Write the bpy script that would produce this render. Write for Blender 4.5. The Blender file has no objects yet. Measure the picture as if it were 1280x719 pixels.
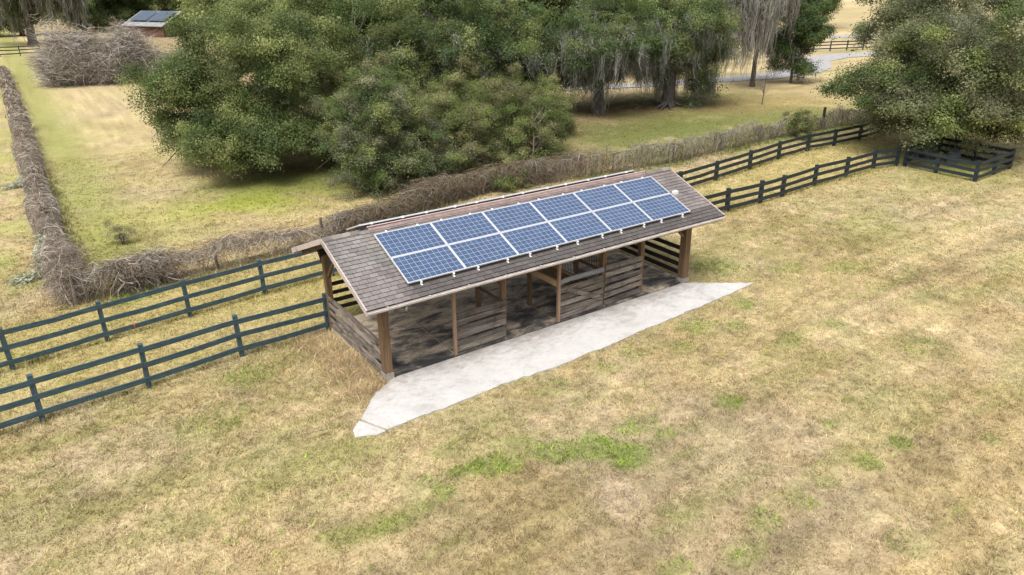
import bpy, math, random
import numpy as np
R = math.radians
random.seed(7)
rng = np.random.default_rng(11)
sc = bpy.context.scene
COL = sc.collection

# ------------------------------------------------------------------ mesh builder
class MB:
    def __init__(s): s.v=[]; s.f=[]; s.c=[]; s.n=0; s.hasc=False
    def add(s, v, faces, col=None):
        v=np.asarray(v,float).reshape(-1,3)
        for fa in faces:
            fa=np.asarray(fa,int)
            if fa.size: s.f.append(fa+s.n)
        s.v.append(v); s.n+=len(v)
        if col is None: col=(1,1,1)
        else: s.hasc=True
        c=np.empty((len(v),3)); c[:]=col; s.c.append(c)
    def box(s, lo, hi, col=None):
        x0,y0,z0=lo; x1,y1,z1=hi
        v=[(x0,y0,z0),(x1,y0,z0),(x1,y1,z0),(x0,y1,z0),(x0,y0,z1),(x1,y0,z1),(x1,y1,z1),(x0,y1,z1)]
        s.add(v,[[(0,3,2,1),(4,5,6,7),(0,1,5,4),(1,2,6,5),(2,3,7,6),(3,0,4,7)]],col)
    def beam(s, a, b, w, h, col=None, up=(0,0,1)):
        a=np.array(a,float); b=np.array(b,float); d=b-a; d/=np.linalg.norm(d)
        side=np.cross(d,up); L=np.linalg.norm(side)
        side=np.array([1.,0,0]) if L<1e-6 else side/L
        u=np.cross(side,d)
        v=[]
        for p in (a,b):
            for i,j in ((-1,-1),(1,-1),(1,1),(-1,1)): v.append(p+side*i*w/2+u*j*h/2)
        s.add(v,[[(0,3,2,1),(4,5,6,7),(0,1,5,4),(1,2,6,5),(2,3,7,6),(3,0,4,7)]],col)
    def tube(s, pts, rad, sides=8, col=None):
        pts=np.array(pts,float); n=len(pts); rad=np.broadcast_to(np.asarray(rad,float),(n,))
        vs=[]
        t=np.gradient(pts,axis=0); t/=np.linalg.norm(t,axis=1)[:,None]+1e-9
        ref=np.array([0.3,0.9,0.2]) if abs(t[0][2])>.8 else np.array([0,0,1.])
        for k in range(n):
            a=np.cross(t[k],ref); a/=np.linalg.norm(a)+1e-9; b=np.cross(t[k],a)
            ang=np.arange(sides)*2*math.pi/sides
            vs.append(pts[k]+rad[k]*(np.cos(ang)[:,None]*a+np.sin(ang)[:,None]*b))
        q=[]
        for k in range(n-1):
            for i in range(sides):
                j=(i+1)%sides; q.append((k*sides+i,k*sides+j,(k+1)*sides+j,(k+1)*sides+i))
        s.add(np.concatenate(vs),[q],col)
        for e in (0,n-1):   # caps
            c=pts[e]; ring=vs[e]; s.add(np.vstack([ring,c]),[[(i,(i+1)%sides,sides) for i in range(sides)]],col)
    def mesh(s, name, mat, smooth=False, origin=(0,0,0)):
        me=bpy.data.meshes.new(name)
        v=np.concatenate(s.v)-np.asarray(origin,float); c=np.concatenate(s.c)
        tot=np.concatenate([np.full(len(f),f.shape[1]) for f in s.f]); idx=np.concatenate([f.ravel() for f in s.f])
        me.vertices.add(len(v)); me.vertices.foreach_set('co',v.astype(np.float32).ravel())
        me.loops.add(len(idx)); me.loops.foreach_set('vertex_index',idx.astype(np.int32))
        me.polygons.add(len(tot)); st=np.concatenate([[0],np.cumsum(tot)[:-1]])
        me.polygons.foreach_set('loop_start',st.astype(np.int32))
        me.update(calc_edges=True)
        if s.hasc:
            a=me.color_attributes.new('Col','FLOAT_COLOR','POINT')
            a.data.foreach_set('color',np.hstack([c,np.ones((len(c),1))]).astype(np.float32).ravel())
        me.polygons.foreach_set('use_smooth',np.full(len(tot),smooth))
        if mat: me.materials.append(mat)
        return me

ORG={}
def link(o): COL.objects.link(o); return o
def tag(o,label=None,cat=None,group=None,kind=None):
    if label: o['label']=label
    if cat: o['category']=cat
    if group: o['group']=group
    if kind: o['kind']=kind
    return o
def thing(name,label,cat,loc=(0,0,0),group=None):
    o=link(bpy.data.objects.new(name,None)); o.empty_display_size=.2; o.location=loc; ORG[o]=tuple(loc)
    return tag(o,label,cat,group)
def obj(name,mb,mat,parent=None,smooth=False,origin=None,label=None):
    org=ORG[parent] if parent is not None else (origin or (0,0,0))
    o=link(bpy.data.objects.new(name,mb.mesh(name,mat,smooth,org)))
    if parent is not None: o.parent=parent
    else: o.location=org
    ORG[o]=org
    if label: o['label']=label
    return o
def copy_tree(o,parent=None):
    c=link(o.copy()); c.parent=parent
    for ch in o.children: copy_tree(ch,c)
    return c

# ------------------------------------------------------------------ noise in python
def _h(ix,iy,seed):
    h=(ix.astype(np.int64)*374761393+iy.astype(np.int64)*668265263+seed*974711)&0xffffffff
    h=((h^(h>>13))*1274126177)&0xffffffff
    return ((h^(h>>16))&0xffff)/65535.
def vn(x,y,seed=0):
    x=np.asarray(x,float); y=np.asarray(y,float)
    ix=np.floor(x); iy=np.floor(y); fx=x-ix; fy=y-iy
    fx=fx*fx*(3-2*fx); fy=fy*fy*(3-2*fy)
    a=_h(ix,iy,seed);b=_h(ix+1,iy,seed);c=_h(ix,iy+1,seed);d=_h(ix+1,iy+1,seed)
    return (a*(1-fx)+b*fx)*(1-fy)+(c*(1-fx)+d*fx)*fy
def fbm(x,y,seed=0,o=4):
    r=0;a=.5;t=0
    for k in range(o):
        r=r+a*vn(x*2**k+k*17.3,y*2**k-k*9.1,seed+k); t+=a; a*=.55
    return r/t
def ss(a,b,x): t=np.clip((x-a)/(b-a),0,1); return t*t*(3-2*t)
def mixc(c,d,m): return c*(1-m[...,None])+np.asarray(d)*m[...,None]

# ------------------------------------------------------------------ materials
def newmat(name):
    m=bpy.data.materials.new(name); m.use_nodes=True; nt=m.node_tree
    return m,nt,nt.nodes['Principled BSDF']
def N(nt,t,**kw):
    n=nt.nodes.new(t)
    for k,v in kw.items():
        if k in n.inputs: n.inputs[k].default_value=v
        else: setattr(n,k,v)
    return n
def coords(nt,scale=(1,1,1),kind='Object'):
    tc=N(nt,'ShaderNodeTexCoord'); mp=N(nt,'ShaderNodeMapping'); mp.inputs['Scale'].default_value=scale
    nt.links.new(tc.outputs[kind],mp.inputs['Vector']); return mp.outputs[0]
def noise(nt,vec,scale,detail=4,rough=.6,dist=0.):
    n=N(nt,'ShaderNodeTexNoise'); n.inputs['Scale'].default_value=scale; n.inputs['Detail'].default_value=detail
    n.inputs['Roughness'].default_value=rough; n.inputs['Distortion'].default_value=dist
    nt.links.new(vec,n.inputs['Vector']); return n.outputs['Fac']
def ramp(nt,fac,stops):
    r=N(nt,'ShaderNodeValToRGB'); e=r.color_ramp.elements
    while len(e)<len(stops): e.new(.5)
    for i,(p,c) in enumerate(stops): e[i].position=p; e[i].color=(*c,1) if len(c)==3 else c
    nt.links.new(fac,r.inputs[0]); return r.outputs[0]
def mix(nt,fac,a,b,mode='MIX'):
    m=N(nt,'ShaderNodeMix',data_type='RGBA',blend_type=mode)
    for s,v in ((m.inputs[0],fac),(m.inputs[6],a),(m.inputs[7],b)):
        if hasattr(v,'is_output'): nt.links.new(v,s)
        else: s.default_value=(*v,1) if isinstance(v,tuple) and len(v)==3 else v
    return m.outputs[2]
def bump(nt,h,bs,strength=.3,dist=.01):
    b=N(nt,'ShaderNodeBump'); b.inputs['Strength'].default_value=strength; b.inputs['Distance'].default_value=dist
    nt.links.new(h,b.inputs['Height']); nt.links.new(b.outputs[0],bs.inputs['Normal'])

def wood(name,c0,c1,c2,axis,rough=.75,grey=None,spec=.3):
    m,nt,bs=newmat(name)
    s=[26,26,26]; s[axis]=1.3
    v=coords(nt,tuple(s)); f=noise(nt,v,1,5,.65,.4)
    c=ramp(nt,f,[(.3,c0),(.5,c1),(.72,c2)])
    v2=coords(nt,(2.2,2.2,2.2)); f2=noise(nt,v2,1,5,.7)
    if grey is not None:
        c=mix(nt,ramp(nt,f2,[(.5,(0,0,0)),(.66,(.85,.85,.85))]),c,grey)
    else:
        c=mix(nt,ramp(nt,f2,[(.35,(.0,0,0)),(.7,(.35,.35,.35))]),c,tuple(x*.5 for x in c1))
    nt.links.new(c,bs.inputs['Base Color']); bs.inputs['Roughness'].default_value=rough
    bs.inputs['Specular IOR Level'].default_value=spec
    bump(nt,f,bs,.4,.006)
    return m
AX,AY,AZ=0,1,2
M={}
for ax,nm in ((0,'x'),(1,'y'),(2,'z')):
    M['brown'+nm]=wood('brown_stained_wood_'+nm,(.095,.058,.03),(.165,.103,.055),(.26,.18,.11),ax)
    M['grey'+nm]=wood('weathered_grey_wood_'+nm,(.075,.058,.05),(.17,.135,.115),(.30,.26,.23),ax,.85,(.055,.045,.042))
    M['dark'+nm]=wood('dark_creosote_wood_'+nm,(.012,.01,.009),(.024,.02,.018),(.05,.043,.038),ax,.8)
    M['tan'+nm]=wood('bare_tan_wood_'+nm,(.30,.18,.085),(.46,.30,.16),(.62,.46,.29),ax,.8)
    M['teal'+nm]=wood('faded_blue_black_paint_'+nm,(.024,.050,.064),(.040,.078,.098),(.095,.14,.16),ax,.55,(.055,.070,.075),.4)
    M['black'+nm]=wood('black_fence_paint_'+nm,(.010,.019,.024),(.017,.028,.034),(.04,.056,.064),ax,.6,(.025,.03,.03),.4)
    M['board'+nm]=wood('worn_stall_boards_'+nm,(.055,.047,.041),(.135,.117,.10),(.27,.24,.21),ax,.85,(.045,.04,.036))
    nt_=M['board'+nm].node_tree; bs_=nt_.nodes['Principled BSDF']; l_=bs_.inputs['Base Color'].links[0].from_socket
    va_=N(nt_,'ShaderNodeVertexColor',layer_name='Col'); nt_.links.new(mix(nt_,1.,l_,va_.outputs[0],'MULTIPLY'),bs_.inputs['Base Color'])
M['stile']=wood('pale_brown_post',(.20,.125,.08),(.31,.205,.135),(.42,.30,.21),2)
M['fascia']=wood('bleached_pink_trim',(.34,.28,.255),(.47,.40,.37),(.58,.52,.49),0,.7,(.28,.24,.22))
def simple(name,c,rough=.5,metal=0.,var=.25,scale=6):
    m,nt,bs=newmat(name); f=noise(nt,coords(nt),scale,5,.65)
    cc=ramp(nt,f,[(.3,tuple(x*(1-var) for x in c)),(.7,tuple(min(1,x*(1+var)) for x in c))])
    nt.links.new(cc,bs.inputs['Base Color']); bs.inputs['Roughness'].default_value=rough; bs.inputs['Metallic'].default_value=metal
    return m
M['alu']=simple('anodised_aluminium',(.78,.79,.8),.35,.55,.06)
M['white']=simple('white_painted_metal',(.74,.75,.76),.45,0,.08)
M['gutter']=simple('aged_cream_gutter',(.56,.51,.48),.45,0,.22,3)
M['redcap']=simple('faded_red_flashing',(.235,.175,.165),.6,0,.35,5)
M['pinkcap']=simple('sun_bleached_pink_pipe',(.58,.42,.40),.5,0,.12,3)
M['footing']=simple('grey_footing_concrete',(.27,.25,.225),.85,0,.4,9)
M['galv']=simple('galvanised_strap',(.35,.37,.38),.4,.6,.25,9)
M['jointfill']=simple('pale_joint_filler',(.50,.42,.33),.9,0,.3,5)
M['wire']=simple('rusty_wire',(.10,.085,.075),.7,.2,.3)
M['redtag']=simple('red_plastic_ribbon',(.55,.04,.03),.5)
M['greybox']=simple('grey_plastic_box',(.12,.14,.16),.6)
M['housewall']=simple('pale_stucco',(.72,.69,.64),.8,0,.08)
M['rustwall']=simple('rust_red_boards',(.125,.065,.045),.85,0,.5,2.5)
M['cream']=simple('cream_boards',(.66,.60,.44),.8,0,.12)
M['greyroof']=simple('light_grey_metal_roof',(.27,.275,.28),.6,.1,.15,1)
M['underdeck']=wood('roof_sheathing',(.05,.035,.025),(.09,.065,.045),(.14,.10,.07),0,.85)

def vcol(name,rough=.8,transl=0.,spec=.2,nz=None):
    m,nt,bs=newmat(name); a=N(nt,'ShaderNodeVertexColor',layer_name='Col'); c=a.outputs[0]
    if nz:
        f=noise(nt,coords(nt),nz,3,.7); c=mix(nt,1.,c,ramp(nt,f,[(.25,(.55,.55,.55)),(.75,(1.3,1.3,1.3))]),'MULTIPLY')
    nt.links.new(c,bs.inputs['Base Color']); bs.inputs['Roughness'].default_value=rough; bs.inputs['Specular IOR Level'].default_value=spec
    if transl:
        t=N(nt,'ShaderNodeBsdfTranslucent'); nt.links.new(c,t.inputs[0]); ms=N(nt,'ShaderNodeMixShader'); ms.inputs[0].default_value=transl
        nt.links.new(bs.outputs[0],ms.inputs[1]); nt.links.new(t.outputs[0],ms.inputs[2])
        nt.links.new(ms.outputs[0],nt.nodes['Material Output'].inputs[0])
    return m
M['leaf']=vcol('oak_leaves',.65,.4,.2)
M['moss']=vcol('hanging_moss',.9,.15,.1)
M['twig']=vcol('dead_vines',.9,.0,.1)
M['blade']=vcol('grass_blades',.8,.25,.15)

m,nt,bs=newmat('bark'); f=noise(nt,coords(nt,(5,5,1.6)),1.5,6,.7,.3)
nt.links.new(ramp(nt,f,[(.3,(.035,.03,.026)),(.55,(.10,.088,.075)),(.8,(.20,.185,.165))]),bs.inputs['Base Color']); bs.inputs['Roughness'].default_value=.9; bump(nt,f,bs,.8,.05); M['bark']=m

# shingles: vertex colour per tab, grit, dark blotches, darker tabs below the panels
m,nt,bs=newmat('asphalt_shingles'); a=N(nt,'ShaderNodeVertexColor',layer_name='Col')
f=noise(nt,coords(nt),55,3,.8); c=mix(nt,1.,a.outputs[0],ramp(nt,f,[(.25,(.62,.62,.62)),(.75,(1.25,1.25,1.25))]),'MULTIPLY')
f2=noise(nt,coords(nt,(1.1,.45,.45)),1.3,5,.65)
c=mix(nt,ramp(nt,f2,[(.42,(0,0,0)),(.7,(.5,.5,.5))]),c,(.075,.072,.07))
nt.links.new(c,bs.inputs['Base Color']); bs.inputs['Roughness'].default_value=.92; bs.inputs['Specular IOR Level'].default_value=.15; bump(nt,f,bs,.4,.004); M['shingle']=m

# solar cells: uv in panel metres stored as object coords (x 0..1.6, y 0..0.94)
m,nt,bs=newmat('polycrystalline_cells')
tc=N(nt,'ShaderNodeTexCoord'); sp=N(nt,'ShaderNodeSeparateXYZ'); nt.links.new(tc.outputs['UV'],sp.inputs[0])
def mth(op,a,b=None,c=None):
    n=N(nt,'ShaderNodeMath',operation=op)
    for i,v in enumerate((a,b,c)):
        if v is None: continue
        if hasattr(v,'is_output'): nt.links.new(v,n.inputs[i])
        else: n.inputs[i].default_value=v
    return n.outputs[0]
def edge(v,count,w):
    fr=mth('FRACT',mth('MULTIPLY',v,count)); d=mth('ABSOLUTE',mth('SUBTRACT',fr,.5)); return mth('GREATER_THAN',d,.5-w)
gx=edge(sp.outputs[0],10,.030); gy=edge(sp.outputs[1],6,.030); g=mth('MAXIMUM',gx,gy)
bb=edge(sp.outputs[0],30,.035)
cell=N(nt,'ShaderNodeCombineXYZ'); nt.links.new(mth('FLOOR',mth('MULTIPLY',sp.outputs[0],10)),cell.inputs[0]); nt.links.new(mth('FLOOR',mth('MULTIPLY',sp.outputs[1],6)),cell.inputs[1])
oi=N(nt,'ShaderNodeObjectInfo'); nt.links.new(oi.outputs['Random'],cell.inputs[2])
wn=N(nt,'ShaderNodeTexWhiteNoise'); nt.links.new(cell.outputs[0],wn.inputs[0])
vo=N(nt,'ShaderNodeTexVoronoi'); vo.inputs['Scale'].default_value=70; nt.links.new(tc.outputs['Object'],vo.inputs['Vector'])
base=mix(nt,wn.outputs[0],(.044,.077,.150),(.062,.102,.19))
base=mix(nt,.30,base,mix(nt,1.,vo.outputs['Color'],(.07,.13,.27),'MULTIPLY'))
base=mix(nt,mth('MULTIPLY',bb,.22),base,(.45,.48,.52))
base=mix(nt,mth('MULTIPLY',g,.55),base,(.62,.66,.72))
nt.links.new(base,bs.inputs['Base Color']); bs.inputs['Roughness'].default_value=.16; bs.inputs['Specular IOR Level'].default_value=.5
M['cells']=m

# stained stall floor
m,nt,bs=newmat('stained_concrete_floor'); v=coords(nt,(.55,1.15,1))
f=noise(nt,v,1.7,8,.70,.5); f2=noise(nt,coords(nt),14,5,.75)
tc=N(nt,'ShaderNodeTexCoord'); sp=N(nt,'ShaderNodeSeparateXYZ'); nt.links.new(tc.outputs['Object'],sp.inputs[0])
ma=N(nt,'ShaderNodeMath',operation='MULTIPLY_ADD'); nt.links.new(sp.outputs[1],ma.inputs[0]); ma.inputs[1].default_value=.045; nt.links.new(f,ma.inputs[2]); f=ma.outputs[0]
c=ramp(nt,f,[(.34,(.038,.036,.036)),(.44,(.13,.118,.105)),(.51,(.36,.295,.22)),(.62,(.70,.57,.42))])
c=mix(nt,1.,c,ramp(nt,f2,[(.3,(.6,.6,.6)),(.7,(1.3,1.3,1.3))]),'MULTIPLY')
tc=N(nt,'ShaderNodeTexCoord'); sp=N(nt,'ShaderNodeSeparateXYZ'); nt.links.new(tc.outputs['Object'],sp.inputs[0])
nt.links.new(c,bs.inputs['Base Color']); bs.inputs['Roughness'].default_value=.7; bump(nt,f2,bs,.3,.01); M['floor']=m

m,nt,bs=newmat('pale_concrete'); f=noise(nt,coords(nt),1.1,7,.66,.5); f2=noise(nt,coords(nt),9,6,.75)
c=ramp(nt,f,[(.28,(.33,.315,.29)),(.45,(.465,.455,.44)),(.7,(.54,.53,.515))])
c=mix(nt,1.,c,ramp(nt,f2,[(.22,(.66,.64,.62)),(.45,(.97,.97,.97)),(.8,(1.06,1.06,1.06))]),'MULTIPLY')
f3=noise(nt,coords(nt,(1,2.2,1)),2.3,6,.7,1.2)
c=mix(nt,ramp(nt,f3,[(.60,(0,0,0)),(.74,(.28,.28,.28))]),c,(.36,.32,.28))
tc=N(nt,'ShaderNodeTexCoord'); sp=N(nt,'ShaderNodeSeparateXYZ'); nt.links.new(tc.outputs['Object'],sp.inputs[0])
f4=noise(nt,coords(nt,(1.2,2.2,1)),2.6,6,.72,.3)
ma=N(nt,'ShaderNodeMath',operation='MULTIPLY_ADD'); nt.links.new(sp.outputs[1],ma.inputs[0]); ma.inputs[1].default_value=.16; nt.links.new(f4,ma.inputs[2])
c=mix(nt,ramp(nt,ma.outputs[0],[(.36,(0,0,0)),(.56,(.75,.75,.75))]),c,(.30,.255,.22))
f5=noise(nt,coords(nt),40,4,.8); c=mix(nt,ramp(nt,f5,[(.30,(.22,.22,.22)),(.40,(0,0,0))]),c,(.25,.23,.2))
nt.links.new(c,bs.inputs['Base Color']); bs.inputs['Roughness'].default_value=.85; bump(nt,f2,bs,.25,.01); M['path']=m
M['drive']=simple('pale_gravel_asphalt',(.33,.325,.32),.9,0,.2,1.5)

m,nt,bs=newmat('dry_pasture'); a=N(nt,'ShaderNodeVertexColor',layer_name='Col')
f=noise(nt,coords(nt),9,6,.8); f2=noise(nt,coords(nt),1.6,5,.7)
c=mix(nt,1.,a.outputs[0],ramp(nt,f,[(.25,(.50,.47,.42)),(.5,(1,1,1)),(.78,(1.38,1.36,1.3))]),'MULTIPLY')
c=mix(nt,1.,c,ramp(nt,f2,[(.3,(.86,.88,.84)),(.7,(1.1,1.08,1.06))]),'MULTIPLY')
nt.links.new(c,bs.inputs['Base Color']); bs.inputs['Roughness'].default_value=.95; bs.inputs['Specular IOR Level'].default_value=.1; bump(nt,f,bs,.7,.05); M['ground']=m

# ------------------------------------------------------------------ ground colour field
DRY0=np.array((.375,.295,.155)); DRY1=np.array((.545,.443,.275)); GRN=np.array((.21,.235,.075)); YEL=np.array((.50,.42,.19))
WEEDS=[(1.9,-5.4,.7,1),(1.1,-5.0,.55,.9),(2.3,-6.0,.55,1),(-.4,-4.5,.45,.8),(-1.1,-4.3,.3,.7),(-2.8,-5.0,.4,.6),(-3.6,-4.8,.25,.4),(5.8,-5.8,.45,.9),
 (7.5,-9.1,.35,.9),(6.3,-9.1,.35,.7),(8.2,-7.4,.2,.7),(4.1,-9.0,.35,.55),(3.0,-9.0,.4,.5),(2.0,-9.3,.4,.45),(9.3,-10.2,.25,.5),(8.2,-2.5,.6,.6),(10.6,-2.3,.45,.75),
 (12.5,.3,1.1,.6),(14.3,-1.1,.9,.4),(16.2,-2.4,.8,.4),(-4.8,.5,.9,.4),(-3.5,2.3,.8,.5),(-1.8,-4.3,.4,.4),(.7,-8.8,.3,.6),(.3,-4.4,.7,.4),(9.8,-4.7,.6,.35),
 (4.6,-10.9,.5,.3),(-6.5,-2.2,.4,.35),(1.9,-7.8,.5,.3),(12.3,-7,.9,.3),(11.8,-4.8,.5,.35),(-.9,-3.6,.5,.4),(3.4,-5.2,.5,.4),(5.5,-2.6,.5,.4),(2.6,-2.8,.5,.35),(0,-4.8,.3,.6),(-.8,-4.4,.3,.6),(-1.6,-4.7,.28,.55),(-2.2,-4.9,.3,.55),(-3.2,-5.0,.3,.5),(-3.9,-4.6,.3,.4),(2.9,-5.2,.4,.6),(3.4,-5.9,.3,.45),(6.9,-7.8,.25,.5),(5.0,-9.0,.3,.5),(7.0,-3.2,.45,.5),(9.2,-3.2,.4,.45),(4.4,-2.9,.4,.4),(-5.2,9.6,.8,.7),(-4.2,9.9,.8,.5),(-3,9.9,.8,.3)]
def gcol(x,y):
    x=np.asarray(x,float); y=np.asarray(y,float)
    n1=fbm(x*.13,y*.13,1); n2=fbm(x*.55,y*.55,5); n3=fbm(x*1.9,y*1.9,9); st=fbm(x*.10,y*.8,14)
    c=DRY0+(DRY1-DRY0)*np.clip(.5+1.5*(n2-.5)+.7*(n3-.5)+.8*(st-.5),0,1)[...,None]
    c=mixc(c,(.36,.28,.15),.35*ss(.52,.66,fbm(x*.8+9,y*1.1,21)))
    c=mixc(c,GRN,.34*ss(.50,.68,.5*n2+.5*fbm(x*.3,y*.3,31)))
    c=mixc(c,(.47,.38,.29),.35*ss(.55,.7,fbm(x*.22,y*.22,41)))
    mo=fbm(x*1.3+3,y*1.6,91,3)-.5; m2=vn(x*3.1,y*3.1,95)-.5
    c=c*(1+.26*mo+.20*m2+.22*(vn(x*6.3,y*6.3,96)-.5))[...,None]
    c=mixc(c,(.20,.165,.085),.35*ss(.56,.68,fbm(x*1.6,y*2.1,97)))
    c=mixc(c,(.24,.23,.085),.20*ss(.52,.66,.5*fbm(x*.45+4,y*.7,99)+.5*fbm(x*2.6,y*2.6,98)))
    mow=vn(x*.05,y*2.1,111)-.5+.6*(vn(x*.07,y*4.3,112)-.5); c=c*(1+.34*mow*ss(2.5,6,-y+.25*np.clip(x-4,0,20)))[...,None]
    c=mixc(c,(.25,.27,.08),.30*ss(.56,.68,fbm(x*.33,y*1.5,113))*(y<3))
    front=1-ss(2.0,4.5,-y)                                    # greener towards the shed
    c=mixc(c,(.27,.25,.09),.38*front*ss(.42,.62,n3)*ss(-13,-1,y)*(y<10))
    b=lambda cx,cy,rx,ry:np.exp(-(((x-cx)/rx)**2+((y-cy)/ry)**2))
    padd=ss(3,4.5,y-.02*x)*(1-ss(9,10.5,y)); c=mixc(c,(.40,.345,.12),.45*padd)
    # paddock beyond the front hedge
    far=ss(10.5,12.5,y)
    c=mixc(c,YEL,.30*far*ss(.4,.65,n2)*(1-ss(12,20,x)))
    c=mixc(c,(.22,.26,.06),.60*np.exp(-((x+5.0)/1.6)**2)*far)
    c=mixc(c,(.23,.29,.055),.55*np.exp(-((x+9.3)/2.4)**2)*ss(4,14,y)*ss(.35,.6,n2))
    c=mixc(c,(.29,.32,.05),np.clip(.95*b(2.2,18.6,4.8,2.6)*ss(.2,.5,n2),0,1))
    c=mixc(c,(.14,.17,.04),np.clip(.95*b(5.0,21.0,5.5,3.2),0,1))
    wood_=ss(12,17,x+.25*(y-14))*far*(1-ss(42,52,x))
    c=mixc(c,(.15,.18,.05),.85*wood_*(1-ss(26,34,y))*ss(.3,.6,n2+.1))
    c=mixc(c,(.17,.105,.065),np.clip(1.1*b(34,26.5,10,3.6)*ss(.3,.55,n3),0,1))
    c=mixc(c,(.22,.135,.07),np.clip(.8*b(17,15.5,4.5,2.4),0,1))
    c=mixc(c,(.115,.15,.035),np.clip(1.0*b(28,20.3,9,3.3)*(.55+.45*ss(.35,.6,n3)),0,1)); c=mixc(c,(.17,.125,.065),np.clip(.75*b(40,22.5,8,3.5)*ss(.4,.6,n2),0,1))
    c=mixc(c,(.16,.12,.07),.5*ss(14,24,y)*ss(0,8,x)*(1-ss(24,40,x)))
    c=mixc(c,(.36,.27,.12),np.clip(.6*b(45,21,7,3),0,1))
    c=mixc(c,(.22,.24,.06),np.clip(.8*b(33.8,2.2,3,2.2),0,1))
    for wx,wy,r,k in WEEDS:
        d=np.hypot(x-wx,(y-wy)*1.25)/r+ .9*(n3-.5)
        c=mixc(c,(.17,.24,.045),k*.6*(1-ss(.6,1.25,d)))
    c=mixc(c,(.54,.44,.34),.35*(1-ss(.2,.9,np.hypot(x-1.3,(y+6.9)*1.2)+.6*(n3-.5))))
    c=mixc(c,(.20,.14,.075),.6*np.exp(-((x+.95)/.45)**2)*ss(-1,0,y)*(1-ss(3.8,5,y)))
    return np.clip(c,0.01,.8)
def gz(x,y):
    x=np.asarray(x,float); y=np.asarray(y,float)
    z=-.10+.05*(fbm(x*.35,y*.35,77)-.5)
    z=z-.22*np.exp(-(((x+1.3)/1.3)**2+((y-3.9)/1.6)**2))
    inside=ss(-1.6,-.9,-x)*0+((x>-2.6)&(x<12.6)&(y>-2.6)&(y<.3))
    return np.where(inside,np.minimum(z,-.10),z)
def axis(lo,hi,step,ext):
    a=list(np.arange(lo,hi+1e-6,step)); s=step; p=lo; q=hi; L=[];H=[]
    while p>-ext: s*=1.13; p-=s; q+=s; L.append(p); H.append(q)
    return np.array(L[::-1]+a+H)
gx_=axis(-14,40,.15,2500); gy_=axis(-14,30,.15,2500)
X,Y=np.meshgrid(gx_,gy_); nx,ny=len(gx_),len(gy_)
mb=MB(); idx=np.arange(nx*ny).reshape(ny,nx)
q=np.stack([idx[:-1,:-1],idx[:-1,1:],idx[1:,1:],idx[1:,:-1]],-1).reshape(-1,4)
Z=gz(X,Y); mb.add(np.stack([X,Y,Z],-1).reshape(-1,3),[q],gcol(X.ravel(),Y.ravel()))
tag(obj('ground',mb,M['ground'],smooth=True),'dry tan pasture with green patches spreading to the woods',kind='structure')

# ------------------------------------------------------------------ concrete path (apron) in front of the shed
ap=[(-.42,-.08),(-1.15,-.5),(-2.28,-1.68),(-2.34,-1.95),(-1.9,-2.13),(-1.28,-2.1),(.02,-2.06),(1.47,-1.98),(3.42,-2.08),(5.56,-1.94),(8.72,-1.72),(11.62,-1.52),(12.2,-1.46),(10.72,-.42),(10.28,-.08)]
def dens(poly,step,jit):
    out=[]
    for i in range(len(poly)):
        a=np.array(poly[i]); b=np.array(poly[(i+1)%len(poly)]); n=max(1,int(np.linalg.norm(b-a)/step))
        for k in range(n):
            p=a+(b-a)*k/n
            j=jit if not(i==len(poly)-1) else 0
            w_=(float(fbm(p[0]*1.6,p[1]*1.6,55))-.5)*.09*(j>0)*(p[1]<-1); out.append((p[0]+random.gauss(0,j),p[1]+w_+random.gauss(0,j)))
    return out
def slab(mb,poly,z0,z1,col=None):
    n=len(poly); v=[(x,y,z1) for x,y in poly]+[(x,y,z0) for x,y in poly]
    base=mb.n; mb.add(v,[[ (i,n+i,n+(i+1)%n,(i+1)%n) for i in range(n)]],col)
    mb.f.append(np.array([list(range(n))])+base)
mb=MB(); tip=[p for p in ap[2:5]]
crackA,crackB=(-1.98,-1.36),(-1.62,-2.15)
random.seed(19)
main=[ap[0],ap[1],(-1.95,-1.33),(-1.60,-2.12)]+ap[5:]
slab(mb,dens(main,.12,.014),-.2,-.055)
slab(mb,dens([(-2.0,-1.39),(-2.28,-1.68),(-2.34,-1.95),(-1.9,-2.14),(-1.66,-2.13)],.12,.01),-.2,-.062)
tag(obj('concrete_path',mb,M['path']),'pale worn concrete strip along the open front of the shed',kind='structure')

# ------------------------------------------------------------------ shed
TA=math.tan(R(21.88)); XL,XR,YE,YR,YB=-1.26,11.17,-.70,1.86,4.45
zr=lambda y: 2.453+((y if y<=YR else 2*YR-y)+.363)*TA
shed=thing('horse_shed','open-fronted wooden horse shed with brown shingled gable roof and stained stalls','shed',(4.85,1.85,0))
mb=MB()
# floor poured in bays, dark joints between
xs=[-.68,1.42,3.1,4.96,6.8,8.4,10.4]; ys=[-.06,1.9,3.85]
for i in range(6):
    for j in range(2):
        mb.box((xs[i]+.012,ys[j]+.012,-.3),(xs[i+1]-.012,ys[j+1]-.012,0.))
obj('floor',mb,M['floor'],shed)
mb=MB(); mb.box((xs[0]+.03,ys[0]+.03,-.25),(xs[-1]-.03,ys[-1]-.03,-.006)); obj('floor_joints',mb,M['jointfill'],shed)
def post(x,y,s,z0,z1,mat='brownz',foot=None,name='post',label=None):
    mb=MB(); mb.beam((x,y,z0),(x+random.gauss(0,.006),y+random.gauss(0,.006),z1),s,s,up=(0,1,0))
    o=obj(name,mb,M[mat],shed,label=label)
    if foot:
        m2=MB(); m2.box((x-s/2-.02,y-s/2-.02,-.3),(x+s/2+.02,y+s/2+.02,foot)); obj('footing',m2,M['footing'],o)
    return o
p1=post(-.59,0,.215,0,2.20,foot=.12,label='thick brown corner post with strapped top')
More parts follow.
